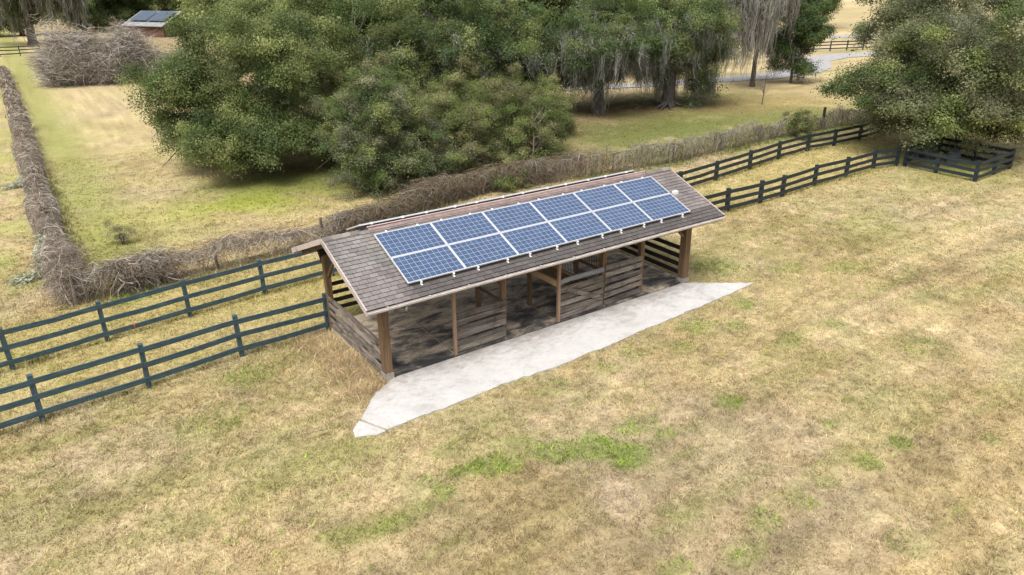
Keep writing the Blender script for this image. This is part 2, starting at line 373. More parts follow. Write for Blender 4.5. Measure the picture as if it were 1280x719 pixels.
mb=MB(); mb.box((-.71,-.12,1.86),(-.47,.12,1.93)); mb.box((-.71,-.122,1.93),(-.66,.122,2.16)); mb.box((-.52,-.122,1.93),(-.47,.122,2.16)); obj('strap',mb,M['galv'],p1)
post(10.3,0,.24,0,2.2,foot=.12,label='thick brown corner post on pale footing')
post(1.43,-.03,.085,-.02,2.2,'stile'); post(4.97,-.03,.085,-.02,2.2,'stile')
for x in (3.09,6.79,8.40): post(x,.12,.15,0,2.2)
for x in (-.59,2.13,4.85,7.57,10.3): post(x,3.75,.17,-.6,2.2)
for x in (3.09,4.96,6.81): post(x,1.42,.12,0,2.7)
# header beams, ridge beam, rafters
mb=MB(); mb.beam((-.75,.0,2.26),(10.95,.0,2.26),.10,.20); obj('header_beam',mb,M['darkx'],shed)
mb=MB(); mb.beam((-.75,3.75,2.26),(10.45,3.75,2.26),.10,.20); obj('header_beam',mb,M['darkx'],shed)
mb=MB(); mb.beam((XL+.1,YR,zr(YR)-.22),(XR-.1,YR,zr(YR)-.22),.05,.24); obj('ridge_beam',mb,M['brownx'],shed)
for k in range(13):
    x=XL+.25+k*(XR-XL-.5)/12
    for a,b in (((x,YE+.06,zr(YE+.06)-.155),(x,YR-.03,zr(YR)-.155)),((x,YB-.06,zr(YB-.06)-.155),(x,YR+.03,zr(YR)-.155))):
        mb=MB(); mb.beam(a,b,.045,.15); obj('rafter',mb,M['browny'],shed)
for (a,b,mt) in [((-.59,3.66,1.55),(-.59,2.95,2.3),'browny'),((-.59,3.9,1.75),(-.59,4.3,2.18),'darky'),((3.09,.2,1.5),(3.09,.85,2.25),'browny'),((8.4,.2,1.55),(8.4,.85,2.25),'browny'),((10.15,0,1.6),(9.5,0,2.2),'brownx')]:
    mb=MB(); mb.beam(a,b,.06,.09); obj('brace',mb,M[mt],shed)
# roof
mb=MB(); th=.05
v=[];
for x in (XL,XR):
    v+=[(x,YE,zr(YE)-.012),(x,YR,zr(YR)-.012),(x,YB,zr(YB)-.012),(x,YE,zr(YE)-th),(x,YR,zr(YR)-th),(x,YB,zr(YB)-th)]
mb.add(v,[[(0,6,7,1),(1,7,8,2),(3,4,10,9),(4,5,11,10),(0,3,9,6),(2,8,11,5),(0,1,4,3),(1,2,5,4),(6,9,10,7),(7,10,11,8)]])
roof=obj('roof',mb,M['underdeck'],shed)
# shingle tabs
mb=MB(); ca=math.cos(R(21.88)); L=(YR-YE)/ca; exp_=.146; tw=.235
V=[];C=[]
for side in (1,-1):
    ncs=int(L/exp_)+1
    for r in range(ncs):
        s0=r*exp_-.03; s1=min(s0+exp_+.05,L)
        off=(r%2)*.5*tw+random.uniform(-.02,.02)
        x=XL-.03-off
        while x<XR+.03:
            xa=max(x+.004,XL-.03); xb=min(x+tw-.004,XR+.03); x+=tw
            if xb-xa<.02: continue
            ja,jb=random.gauss(0,.004),random.gauss(0,.004)
            t0=.024+random.uniform(0,.006); t1=.003
            base=np.array((.235,.213,.208))*random.uniform(.86,1.12)
            if random.random()<.12: base=base*.84
            tint=random.random(); base=base*np.array((1+.05*tint,1,1-.03*tint))
            st=0.
            if side==1:
                xm=(xa+xb)/2
                if s0<.5 and xm>-.25: st=.80*min(1,(xm+.35)/.5)      # darker band below the array
                if s0>L-.55 and xm>-.2: base=base*np.array((1.0,.93,.91))  # rusty run-off by the flashing
                if xm<1.2 and s0>1.2 : base=base*(1+.12*vn(xm*1.5,s0*1.5,3))*np.array((.94,1.0,.98))
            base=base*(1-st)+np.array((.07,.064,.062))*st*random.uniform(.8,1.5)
            def P(xx,s,t):
                yy=YE+s*ca if side==1 else YB-s*ca
                z=2.453+((YE+s*ca)+.363)*TA
                nrm=np.array((0,-side*math.sin(R(21.88)),ca)); return np.array((xx,yy,z))+nrm*(t-.008)
            vs=[P(xa,s0+ja,t0),P(xb,s0+jb,t0),P(xb,s1,t1),P(xa,s1,t1),P(xa,s0+ja,-.004),P(xb,s0+jb,-.004)]
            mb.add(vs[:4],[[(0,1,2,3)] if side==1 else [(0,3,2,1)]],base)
            mb.add([vs[4],vs[5],vs[1],vs[0],vs[2],vs[3]],[[(0,1,2,3)] if side==1 else [(0,3,2,1)],[(3,5,0),(2,1,4)] if side==1 else [(3,0,5),(2,4,1)]],base*.42)  # butt edges painted darker to bring out the shadow line under each course
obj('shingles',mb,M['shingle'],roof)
mb=MB()
nrm=lambda side:np.array((0,-side*math.sin(R(21.88)),ca))
# ridge: shingle caps at the ends, red flashing between
for seg,(xa,xb,mat,w,t,nm) in enumerate([(0.0,10.04,'redcap',.085,.03,'ridge_flashing')]):
    for side in (1,-1):
        y1=YR-side*w*ca; z0=zr(YR)
        a=np.array((xa,YR,z0))+np.array((0,0,t+.012)); b=np.array((xb,YR,z0))+np.array((0,0,t+.012))
        c_=np.array((xb,y1,z0-w*ca*TA))+nrm(side)*.022; d=np.array((xa,y1,z0-w*ca*TA))+nrm(side)*.022
        mb.add([a,b,c_,d,a-(0,0,.02),b-(0,0,.02),c_-nrm(side)*.02,d-nrm(side)*.02],[[(0,3,2,1),(3,7,6,2),(0,4,7,3),(1,2,6,5)]])
obj('ridge_flashing',mb,M['redcap'],roof)
mb=MB(); mb.tube([(-.02,YR,zr(YR)+.075),(10.06,YR,zr(YR)+.062)],.016,8); obj('ridge_pipe',mb,M['pinkcap'],roof,smooth=True)
mb=MB(); x=XL-.03
while x<XR:
    if x>-.3 and x<10.0:
        x=10.06; obj('ridge_cap',mb,M['shingle'],roof); mb=MB()
    xb=min(x+.26,XR+.03)
    for side in (1,-1):
        w=.15; z0=zr(YR)+.035; cc=np.array((.25,.22,.20))*random.uniform(.7,1.15)
        mb.add([(x,YR,z0),(xb,YR,z0+.012),(xb,YR-side*w*ca,z0-.018-w*ca*TA+.022),(x,YR-side*w*ca,z0-.018-w*ca*TA+.01)],[[(0,3,2,1)] if side==1 else [(0,1,2,3)]],cc)
    x+=.25
obj('ridge_cap',mb,M['shingle'],roof)
for x,sgn in ((XL-.025,-1),(XR+.025,1)):
    for a,b in (((x,YE-.01,zr(YE)-.055),(x,YR,zr(YR)-.055)),((x,YB+.01,zr(YB)-.055),(x,YR,zr(YR)-.055))):
        mb=MB(); mb.beam(a,b,.035,.14); obj('rake_board',mb,M['fascia'],roof)
mb=MB(); mb.beam((XL,YE+.0,zr(YE)-.10),(XR,YE+.0,zr(YE)-.10),.03,.11); obj('fascia_board',mb,M['greyx'],roof)
mb=MB(); mb.beam((XL,YB,zr(YB)-.11),(XR,YB,zr(YB)-.11),.03,.13); obj('fascia_board',mb,M['fascia'],roof)
# front gutter: open trough with seams and hangers
mb=MB(); ge=zr(YE)-.035
prof=[(YE-.018,ge),(YE-.018,ge-.075),(YE-.06,ge-.085),(YE-.092,ge-.06),(YE-.105,ge-.012),(YE-.096,ge),(YE-.09,ge-.012),(YE-.08,ge-.052),(YE-.056,ge-.066),(YE-.026,ge-.062),(YE-.026,ge)]
xsn=np.linspace(XL-.05,XR-.02,40); vv=[]
for x in xsn:
    sag=.004*math.sin(x*.9)+.002*math.sin(x*2.1)
    vv+=[(x,y,z+sag) for y,z in prof]
n=len(prof); qd=[(i*n+k,i*n+k+1,(i+1)*n+k+1,(i+1)*n+k) for i in range(len(xsn)-1) for k in range(n-1)]
mb.add(vv,[qd]); 
for e in (0,len(xsn)-1): mb.add([vv[e*n+k] for k in (0,1,2,3,4)],[[(0,1,2,3,4)]])
gut=obj('gutter',mb,M['gutter'],roof)
for k in range(11):
    mb=MB(); x=XL+.5+k*1.13; mb.box((x-.018,YE-.124,ge-.125),(x+.018,YE-.01,ge+.012)); obj('gutter_clip',mb,M['galv'],gut) if False else None
    m2=MB(); m2.box((x-.015,YE-.121,ge+.004),(x+.015,YE-.01,ge+.016)); m2.box((x-.015,YE-.124,ge-.03),(x+.015,YE-.108,ge+.016))
    obj('gutter_strap',m2,M['gutter'],roof)
mb=MB(); mb.tube([(-.27,YE-.05,ge-.10),(-.27,YE-.02,ge-.20),(-.27,-.3,ge-.26),(-.27,-.12,ge-.34)],.04,8); obj('downspout',mb,M['galv'],roof,smooth=True)
mb=MB(); mb.box((10.2,.58,zr(.58)+.02),(10.38,.70,zr(.70)+.08)); obj('junction_box',mb,M['white'],roof)
# walls of boards
def boards(name,mat,p0,p1,zs,h,t=.03,label=None,jit=.015,parent=None,drop=0,br=1.):
    mb=MB()
    for i,z in enumerate(zs):
        a=(p0[0],p0[1],z+random.gauss(0,jit)); b=(p1[0],p1[1],z-drop*0+random.gauss(0,jit))
        k=br*random.uniform(.6,1.35); mb.beam(a,b,t*random.uniform(.8,1.1),h*random.uniform(.86,1.06),col=(k,k*random.uniform(.95,1.0),k*random.uniform(.90,1.0)))
    return obj(name,mb,M[mat],parent or shed,label=label)
boards('stall_front','boardx',(1.47,-.01),(3.12,.02),[.10,.29,.49,.70,.92,1.10],.17,.03,br=1.3)
boards('stall_front','boardx',(5.02,-.01),(6.74,.015),[.10,.30,.51,.74,.96],.18,.03,br=1.3)
mb=MB()
pts=[(5.0,-.012,1.19),(5.12,-.012,1.24),(5.4,-.012,1.26),(6.72,-.012,1.25)]
for a,b in zip(pts[:-1],pts[1:]): mb.beam(a,b,.034,.15)
obj('stall_front_cap',mb,wood('blue_grey_bleached_board',(.14,.14,.145),(.22,.225,.235),(.33,.34,.36),0,.8),shed)
mb=MB(); mb.beam((5.3,-.035,.95),(6.7,-.035,.3),.025,.14); obj('diagonal_board',mb,M['greyx'],shed)
boards('stall_front','boardx',(6.80,-.01),(8.36,.01),[.12,.36,.58,.81,1.03,1.24],.165,.03,jit=.02,br=1.3)
boards('side_wall','boardy',(-.66,-.02),(-.66,3.85),[-.02,.19,.42,.66,.88],.125,.03,br=1.45)
boards('side_wall','boardy',(-.52,.1),(-.52,3.7),[.72],.14,.03)
boards('side_wall','darky',(10.34,.05),(10.34,3.85),[.22,.5,.78,1.06],.17,.03)
boards('back_wall','darkx',(-.6,3.86),(10.35,3.86),[.42,.66,.92,1.2],.13,.035)
mb=MB(); mb.beam((3.09,.18,1.07),(3.09,1.95,1.06),.05,.07); obj('partition_rail',mb,M['browny'],shed)
mb=MB(); mb.beam((4.97,.03,1.20),(4.97,1.55,1.17),.09,.19); obj('partition_rail',mb,M['tany'],shed,label='bare tan plank with pale streaks painted for striped light')  # pale streaks in the tan colour stand in for stripes of light
boards('stall_partition','browny',(6.81,.2),(6.81,3.7),[.12,.32,.52],.18,.03)
mb=MB(); mb.beam((6.72,1.3,.60),(6.72,2.9,.58),.26,.06); obj('manger_ledge',mb,M['tany'],shed)
mb=MB()
for k in range(9): mb.beam((6.70-.0,1.42+k*.15,.64),(6.70-.10,1.42+k*.15+.05,1.25),.016,.016,up=(0,1,0))
for z,dx in ((.66,0),(.95,-.05),(1.25,-.10)): mb.beam((6.70+dx,1.36,z),(6.70+dx,2.75,z),.016,.02)
obj('wire_hay_rack',mb,M['white'],shed)
mb=MB()
mb.beam((6.81,.28,1.12),(6.81,1.3,1.12),.06,.08); mb.beam((6.81,.28,1.66),(6.81,1.3,1.66),.06,.07)
for k in range(9): mb.beam((6.81,.33+k*.11,1.16),(6.81,.33+k*.11,1.63),.02,.02,up=(0,1,0))
obj('barred_grille',mb,M['brownz'],shed)

# ------------------------------------------------------------------ solar panels (things of their own on the roof)
def slope(x,s,off,side=1):   # point on the panel plane
    if side==1: return np.array((x,-.363+s*ca,2.583+s*ca*TA))+nrm(1)*off
    return None
PW,PH=1.655,.99; G1="solar panels on the front slope of the shed roof"; G2='solar panels on the rear slope of the shed roof'
ORD=['leftmost','second from left','third from left','third from right','second from right','rightmost']
def panel_mesh():
    fr=MB(); b=.028; t=.04
    for lo,hi in (((0,0,-t),(PW,b,0)),((0,PH-b,-t),(PW,PH,0)),((0,b,-t),(b,PH-b,0)),((PW-b,b,-t),(PW,PH-b,0))): fr.box(lo,hi)
    cl=MB(); cl.add([(b,b,-.006),(PW-b,b,-.006),(PW-b,PH-b,-.006),(b,PH-b,-.006)],[[(0,1,2,3)]])
    cl.add([(b,b,-.03),(PW-b,b,-.03),(PW-b,PH-b,-.03),(b,PH-b,-.03)],[[(0,3,2,1)]])
    fm=fr.mesh('frame',M['alu']); cm=cl.mesh('cells',M['cells'])
    uv=cm.uv_layers.new(name='UVMap')
    for i,l in enumerate([(0,0),(1,0),(1,1),(0,1),(0,0),(0,1),(1,1),(1,0)]): uv.data[i].uv=l
    ft=MB(); ft.box((-.022,-.045,-.115),(.022,-.002,-.03)); ft.box((-.022,-.085,-.125),(.022,-.045,-.10))
    top=MB(); top.box((-.022,PH+.002,-.06),(.022,PH+.05,.004))
    return fm,cm,ft.mesh('mounting_foot',M['white']),top.mesh('clamp',M['white'])
FM,CM,FT,TP=panel_mesh()
_r=MB(); _r.box((-.005,PH-.05,-.125),(PW+.005,PH-.004,-.044)); SHADE_BAR=_r.mesh('gap_shade_bar',M['darkx'])  # dark bar added in place of the shade in the gap under rear panels
for r in range(2):
    for k in range(6):
        row=('lower','upper')[r]
        o=thing('solar_panel',f'blue gridded solar panel, {ORD[k]} in the {row} row on the front roof slope','solar panel',slope(k*1.665,r*1.0,0),G1)
        o.rotation_euler=(R(21.88),0,0)
        parts=[('frame',FM,0),('cells',CM,0)]+[('mounting_foot',FT,xx) if r==0 else ('clamp',TP,xx) for xx in (.36,1.29)]
        for nm,me,xx in parts:
            c=link(bpy.data.objects.new(nm,me)); c.parent=o; c.location=(xx,0,0)
for k in range(6):   # rear slope, raised a little so that its top edge shows over the ridge
    yb=YR+.14; zb=zr(YR)+.135
    o=thing('solar_panel',f'rear-slope solar panel, {ORD[k]} of six whose white top edges show above the ridge','solar panel',(-.2+(k+1)*1.645,yb+PH*ca,zb-PH*ca*TA),G2)
    o.rotation_euler=(R(21.88),0,R(180)); o.scale=(1.645/1.665,1,1)
    for nm,me,xx in (('frame',FM,0),('cells',CM,0),('clamp',TP,.36),('clamp',TP,1.29),('gap_shade_bar',SHADE_BAR,0)):
        c=link(bpy.data.objects.new(nm,me)); c.parent=o; c.location=(xx,0,0)

# ------------------------------------------------------------------ fences
def fence(name,label,pts,hp,rails,mat,drop=0,postsz=.12,rh=.14,group=None,closed=False):
    t=thing(name,label,'fence',(pts[0][0],pts[0][1],float(gz(*pts[0]))),group)
    P=[(x+random.gauss(0,.012),y+random.gauss(0,.012),float(gz(x,y))) for x,y in pts]
    for x,y,z in P:
        mb=MB(); mb.beam((x,y,z-.3),(x+random.gauss(0,.015),y+random.gauss(0,.015),z+hp*random.uniform(.985,1.02)),postsz,postsz,up=(0,1,0)); obj('post',mb,M[mat+'z'],t)
    seq=list(zip(P[:-1],P[1:]))+([(P[-1],P[0])] if closed else [])
    for i,(a,b) in enumerate(seq):
        d=np.array(b)-np.array(a); d/=np.linalg.norm(d); nr=np.array((d[1],-d[0],0))
        for j,h in enumerate(rails):
            mb=MB(); o=nr*(postsz/2+.016)
            ja,jb=random.gauss(0,.014),random.gauss(0,.014)
            A=np.array(a)+o+(0,0,h+ja)-d*.02; B=np.array(b)+o+(0,0,h+jb)+d*.02*((i%2)*2-1)
            mid=(A+B)/2-np.array((0,0,abs(random.gauss(0,.012)))); ax='x' if abs(d[0])>abs(d[1]) else 'y'
            mb.beam(A,mid,.03,rh); mb.beam(mid,B,.03,rh); obj('rail',mb,M[mat+ax],t)
    return t
yA=[(-13.3,5.55),(-10.9,5.92)]+[(-8.58,6.27),(-6.27,6.62),(-3.94,6.96),(-1.53,7.31),(.87,7.5),(3.3,7.55),(5.7,7.6),(8.1,7.62),(10.6,7.65),(13.1,7.68),(15.7,7.7),(18.4,7.75),(21.4,8.15),(24.6,8.6),(27.76,9.14),(30.8,9.42),(33.3,9.32),(35.9,9.28),(38.8,9.6),(42,10.0),(45.1,10.4)]
fa=fence('rail_fence','long rail fence passing behind the shed, parallel to the vine-covered hedge',yA[:9],1.22,[.30,.72,1.12],'teal') if False else None
def long_fence():
    t=thing('rail_fence','dark three-rail fence farther from camera, running behind the whole length of the shed','fence',(yA[0][0],yA[0][1],-.1))
    for i,(x,y) in enumerate(yA):
        z=float(gz(x,y)); hp=1.23 if x<12 else 1.02; m='teal' if x<12 else 'black'
        mb=MB(); pz=.12 if x<12 else .15; mb.beam((x,y,z-.3),(x+random.gauss(0,.02),y+random.gauss(0,.02),z+hp*random.uniform(.98,1.03)),pz,pz,up=(0,1,0)); obj('post',mb,M[m+'z'],t)
        if i+1<len(yA):
            x2,y2=yA[i+1]; z2=float(gz(x2,y2)); d=np.array((x2-x,y2-y,0)); d/=np.linalg.norm(d); nr=np.array((d[1],-d[0],0))
            for h in ((.26,.68,1.12) if x<12 else (.24,.58,.93)):
                mb=MB(); A=np.array((x,y,z+h+random.gauss(0,.012)))+nr*.077; B=np.array((x2,y2,z2+h+random.gauss(0,.012)))+nr*.077
                mid=(A+B)/2-np.array((0,0,abs(random.gauss(0,.012)))); mm=m
                rh=.14 if x<12 else .165; mb.beam(A,mid,.03,rh); mb.beam(mid,B,.03,rh); obj('rail',mb,M[mm+'x'],t)
    return t
long_fence()
fence('rail_fence','weathered blue-black three-rail fence from the left frame edge to the left end of the shed',[(-12.8,2.55),(-10.5,2.75),(-8.13,2.95),(-5.75,3.18),(-3.33,3.52),(-.72,3.88)],1.24,[.26,.68,1.10],'teal')
fence('rail_fence','black three-rail fence from the right end of the shed to the corral under the oak',[(10.75,4.2),(12.9,4.3),(15.4,4.4),(17.8,4.4),(20.0,4.35),(21.67,4.42),(24.48,4.65),(27.23,4.73),(29.92,4.83),(31.6,4.5)],1.05,[.24,.58,.94],'black',postsz=.15,rh=.165)
fence('corral_fence','small square black rail corral fence around the foot of the right oak',[(31.9,4.2),(31.8,2.5),(31.57,.48),(33.7,.55),(35.71,.66),(35.83,2.56),(35.9,4.4),(33.9,4.35)],1.05,[.24,.58,.93],'black',closed=True,postsz=.15,rh=.165)
mb=MB(); mb.box((-5.54,6.57,.17),(-5.495,6.60,.235)); mb.box((-5.53,6.565,.13),(-5.51,6.59,.17))
tag(obj('ribbon',mb,M['redtag'],origin=(-5.5,6.58,.1)),'small red ribbon tied on the lowest rail of the farther fence','ribbon')
mb=MB(); mb.box((34.5,2.9,-.1),(35.1,3.3,.42)); mb.box((34.46,2.86,.42),(35.14,3.34,.48))
tag(obj('feed_box',mb,M['greybox'],origin=(34.8,3.1,-.1)),'small grey lidded box standing inside the corral','box')
def far_fence(label,pts,hp=1.3,dark='black'):
    fence('rail_fence',label,pts,hp,[.35,.8,1.2],dark)
far_fence('distant black rail fence at the top left behind the bare thicket',[(-14,107.5),(-11.5,107),(-9,106.6),(-6.5,106.4),(-4.2,106.2),(-1.8,106)])
far_fence('distant black rail fence across the driveway at the top right',[(77,45.5),(79.5,44.8),(82,44),(84.5,43.2),(87,42.4),(89.5,41.6),(92,40.8)])

# ------------------------------------------------------------------ driveway and far ground features
def strip(name,pts,w,z,mat,label):
    mb=MB(); P=np.array(pts,float); t=np.gradient(P,axis=0); t/=np.linalg.norm(t,axis=1)[:,None]; nr=np.stack([-t[:,1],t[:,0]],1)
    w=np.broadcast_to(np.asarray(w,float),(len(P),))[:,None]
    a=P+nr*w/2; b=P-nr*w/2; n=len(P); v=[(x,y,z) for x,y in a]+[(x,y,z) for x,y in b]
    mb.add(v,[[(i,i+1,n+i+1,n+i) for i in range(n-1)]]); o=obj(name,mb,M[mat]); tag(o,label,kind='structure'); return o
strip('driveway',[(14,52),(24.5,44.8),(35.3,37.6),(43.5,34.6),(50,33.2),(56,31.9),(62,32.2),(67,34),(73,38),(80,39),(100,33),(140,20)],[3,2.0,2.1,2.6,3.0,3.4,4.2,4.2,4,4,4,4],-.055,'drive','pale grey driveway curving behind the mossy oaks')
strip('road',[(70,75),(90,62),(103,57.5),(120,51),(160,36)],4.5,-.055,'drive','pale far road beyond the top right fence')

# ------------------------------------------------------------------ vine covered wire fences
def frames(path):
    P=np.array(path,float); seg=np.linalg.norm(np.diff(P,axis=0),axis=1); s=np.concatenate([[0],np.cumsum(seg)])
    def at(t):
        t=np.clip(t,0,s[-1]); x=np.interp(t,s,P[:,0]); y=np.interp(t,s,P[:,1])
        i=np.clip(np.searchsorted(s,t,side='right')-1,0,len(P)-2); d=(P[i+1]-P[i])/seg[i][:,None]; return np.stack([x,y],-1),d
    return at,s[-1]
def ribbons(mb,pts,wid,col):
    """pts (n,k,3) centre lines, wid (n,) width, col (n,3)"""
    n,k,_=pts.shape
    d=np.gradient(pts,axis=1); r=rng.normal(size=(n,1,3)); sd=np.cross(d,np.broadcast_to(r,d.shape)); sd/=np.linalg.norm(sd,axis=2,keepdims=True)+1e-9
    tap=np.linspace(1,.45,k)[None,:,None]
    a=pts+sd*wid[:,None,None]*.5*tap; b=pts-sd*wid[:,None,None]*.5*tap
    v=np.stack([a,b],2).reshape(-1,3)      # n,k,2
    base=(np.arange(n)*k*2)[:,None]; i=np.arange(k-1)[None,:]*2
    q=np.stack([base+i,base+i+1,base+i+3,base+i+2],-1).reshape(-1,4)
    mb.add(v,[q],np.repeat(col,k*2,axis=0))
def vine_mass(mb,path,n,wfun,hfun,cols,low=.0,step=.2,k=7,wid=(.012,.03),vert=.25,t0=0,t1=None,droop=.3,wander=.42,lf=.07):
    at,Ltot=frames(path); t1=Ltot if t1 is None else t1
    t=rng.uniform(t0,t1,n); p,d=at(t); w=wfun(t)*(.72+.62*vn(t*.9,t*0+n,5)); h=hfun(t)*(.60+.46*vn(t*.55,t*0+n,6)+.36*vn(t*1.9,t*0+n,7))
    loose=rng.random(n)<lf; w=np.where(loose,w*1.5,w); h=np.where(loose,h*1.18,h)
    ang=rng.uniform(0,1,n)**(.8); u=rng.normal(0,.42,n)
    base=np.zeros((n,3)); nr=np.stack([-d[:,1],d[:,0]],-1)
    zz=low+(1-low)*rng.beta(1.5,1.0,n)
    bul=np.sqrt(np.clip(1-(2*zz-1.0)**2*.75,.1,1))
    base[:,:2]=p+nr*(np.clip(u,-1,1)*w*.5*bul)[:,None]; base[:,2]=gz(base[:,0],base[:,1])+zz*h
    pts=np.zeros((n,k,3)); pts[:,0]=base
    dirv=rng.normal(size=(n,3)); dirv[:,:2]+=d*rng.choice([-1,1],n)[:,None]*.9; dirv[:,2]*=.5
    vm=rng.random(n)<vert; dirv[vm]*=np.array((.35,.35,1.)); dirv[vm,2]=-np.abs(dirv[vm,2])-1
    dirv/=np.linalg.norm(dirv,axis=1,keepdims=True)
    for i in range(1,k):
        dirv=dirv+rng.normal(0,wander,(n,3)); dirv[:,2]-=droop*.25
        dirv/=np.linalg.norm(dirv,axis=1,keepdims=True)
        q=pts[:,i-1]+dirv*(step*rng.uniform(.6,1.3,n))[:,None]
        # keep within the envelope
        off=((q[:,:2]-p)*nr).sum(1); lim=w*.62; ex=np.clip(off,-lim,lim)-off; q[:,:2]+=nr*ex[:,None]
        g=gz(q[:,0],q[:,1]); top=g+h*1.06-.25*h*(off/(w*.62+1e-6))**2
        q[:,2]=np.clip(q[:,2],g+.01,np.maximum(top,g+.05)); pts[:,i]=q
    c=cols[rng.integers(0,len(cols),n)]*rng.uniform(.7,1.25,n)[:,None]
    ribbons(mb,pts,rng.uniform(*wid,n),np.clip(c,0,.8))
VC=np.array([(.225,.185,.145),(.29,.25,.205),(.37,.33,.28),(.17,.135,.105),(.43,.39,.34),(.25,.195,.145)])
SC=np.array([(.30,.235,.15),(.36,.29,.19),(.22,.165,.115),(.42,.35,.26),(.26,.20,.16)])
BC=np.array([(.16,.12,.085),(.20,.15,.105),(.12,.095,.07),(.25,.19,.13),(.17,.14,.09),(.14,.14,.06)])
def hedge_posts(t,path,gap,h,mat='greyz'):
    at,Lt=frames(path); n=int(Lt/gap)
    for i in range(n+1):
        p,_=at(np.array([i*gap])); x,y=p[0]; z=float(gz(x,y)); mb=MB(); mb.tube([(x,y,z-.3),(x+random.gauss(0,.02),y,z+h)],.055,7); obj('post',mb,M[mat],t)
    mb=MB()
    for hh in (.2,.5,.8,1.05):
        pp=[(float(a[0]),float(a[1]),float(gz(a[0],a[1]))+hh*h/1.1) for a,_ in (( at(np.array([s]))[0][0],0) for s in np.linspace(0,Lt,int(Lt/2)+2))]
        mb.tube(pp,.006,4)
    obj('wire',mb,M['wire'],t)
# left line, running away from the camera
hl=[(-6.75,9.9),(-6.9,13.2),(-6.9,18.5),(-6.85,27.5),(-6.72,43.7),(-6.7,66),(-6.76,84)]
t=thing('vine_hedge','long wire fence buried in grey dead vines, running away along the left paddock edge','hedge',(-6.75,9.9,-.1))
mb=MB()
wl=lambda s:.74+.32*np.exp(-((s-1.6)/2.2)**2)+.12*np.sin(s*1.3)+.1*np.sin(s*.57)
hh=lambda s:.98+.42*np.exp(-((s-1.2)/2.0)**2)+.10*np.sin(s*.9+1)+.08*np.sin(s*2.3)
vine_mass(mb,hl,6800,wl,hh,VC,.02,t0=0,t1=9,wid=(.006,.02),step=.17); vine_mass(mb,hl,8500,wl,hh,VC,.02,t0=9,t1=34,wid=(.009,.026)); vine_mass(mb,hl,4200,wl,hh,VC,.02,t0=34,t1=74,wid=(.03,.06),step=.28,k=6)
obj('vines',mb,M['twig'],t); hedge_posts(t,hl,4.5,1.0)
# front line, behind the shed
hf=[(-6.4,9.95),(-5.4,10.2),(-4.2,10.4),(-.6,10.5),(3.2,11.3),(7,12.4),(10.9,13.3),(15,12.75),(23,12.1),(31.8,12.9),(42.3,12.6),(48,12.4)]
t=thing('vine_hedge','wire fence draped in dead brown vines and straw, running behind the shed and rail fences','hedge',(-6.4,9.95,-.1))
mb=MB()
wf=lambda s:np.where(s<9,.62,np.where(s<21,.62+.12*np.exp(-((s-15)/4)**2),.34))+.06*np.sin(s*1.1)
hf_=lambda s:np.where(s<1.8,1.05,np.where(s<9,.92,np.where(s<21,.92+.12*np.exp(-((s-15)/4)**2),.98)))+.07*np.sin(s*1.4)+.05*np.sin(s*3.1)
vine_mass(mb,hf,2300,wf,hf_,VC,.66,t0=.2,t1=10,vert=.1,droop=.1,wid=(.006,.02),step=.17); vine_mass(mb,hf,520,wf,hf_,VC,.1,t0=.2,t1=10,vert=.75,wid=(.008,.018))
vine_mass(mb,hf,1000,lambda s:wf(s)*1.3,lambda s:hf_(s)*1.1,VC,.2,t0=.9,t1=2.6)
vine_mass(mb,hf,10000,wf,hf_,np.vstack([VC*.75,BC,BC]),.05,t0=9,t1=21,wid=(.007,.02),wander=.3)
vine_mass(mb,hf,3300,wf,hf_,np.vstack([SC*.66,BC]),.05,t0=20,t1=55,vert=.85,wid=(.009,.024),step=.17,droop=.1); vine_mass(mb,hf,1700,wf,hf_,np.array([(.29,.26,.23),(.24,.21,.185)]),.9,t0=20,t1=55,vert=.02,wid=(.016,.03),droop=0)
obj('vines',mb,M['twig'],t); hedge_posts(t,hf,4.2,1.02)
# brown brush behind the middle of the shed
t=thing('brush_thicket','tangled brown brush between the shed ridge and the green shrubs','thicket',(12.5,14.2,-.1))
mb=MB(); vine_mass(mb,[(7.5,13.8),(10,14.4),(13,14.9),(17.5,14.6)],8500,lambda s:1.8+.4*np.sin(s),lambda s:.42+.18*np.sin(s*.8)+.12*np.sin(s*2.1),BC,.0,vert=.3,wid=(.008,.024),step=.2)
obj('twigs',mb,M['twig'],t)
# bare thicket top left
t=thing('bare_thicket','big rounded leafless grey-brown thicket in the far left paddock','thicket',(-.5,68,-.1))
mb=MB(); TC=np.array([(.20,.175,.15),(.26,.23,.20),(.16,.135,.105),(.34,.315,.285),(.42,.395,.36),(.21,.175,.135)])*1.25
vine_mass(mb,[(-3.4,69.5),(0,69),(4.5,68),(9.5,67.5)],36000,lambda s:4.6+.9*np.sin(s*1.3),lambda s:(4.6+.35*np.sin(s*1.1)-.17*s)*(.5+.5*np.sin(np.pi*np.clip((s+1.5)/16.,0,1))),TC,.0,vert=.12,wid=(.012,.034),step=.36,k=6,droop=-.15,wander=.27,lf=.22)
vine_mass(mb,[(-3.2,69),(0,68.5),(4.5,67.5),(9,67)],3000,lambda s:3.5+0*s,lambda s:4.9+.4*np.sin(s*1.7)-.2*s,TC*1.15,.55,vert=0,wid=(.012,.03),step=.3,k=6,droop=-.5,wander=.22,lf=.2)
obj('twigs',mb,M['twig'],t)
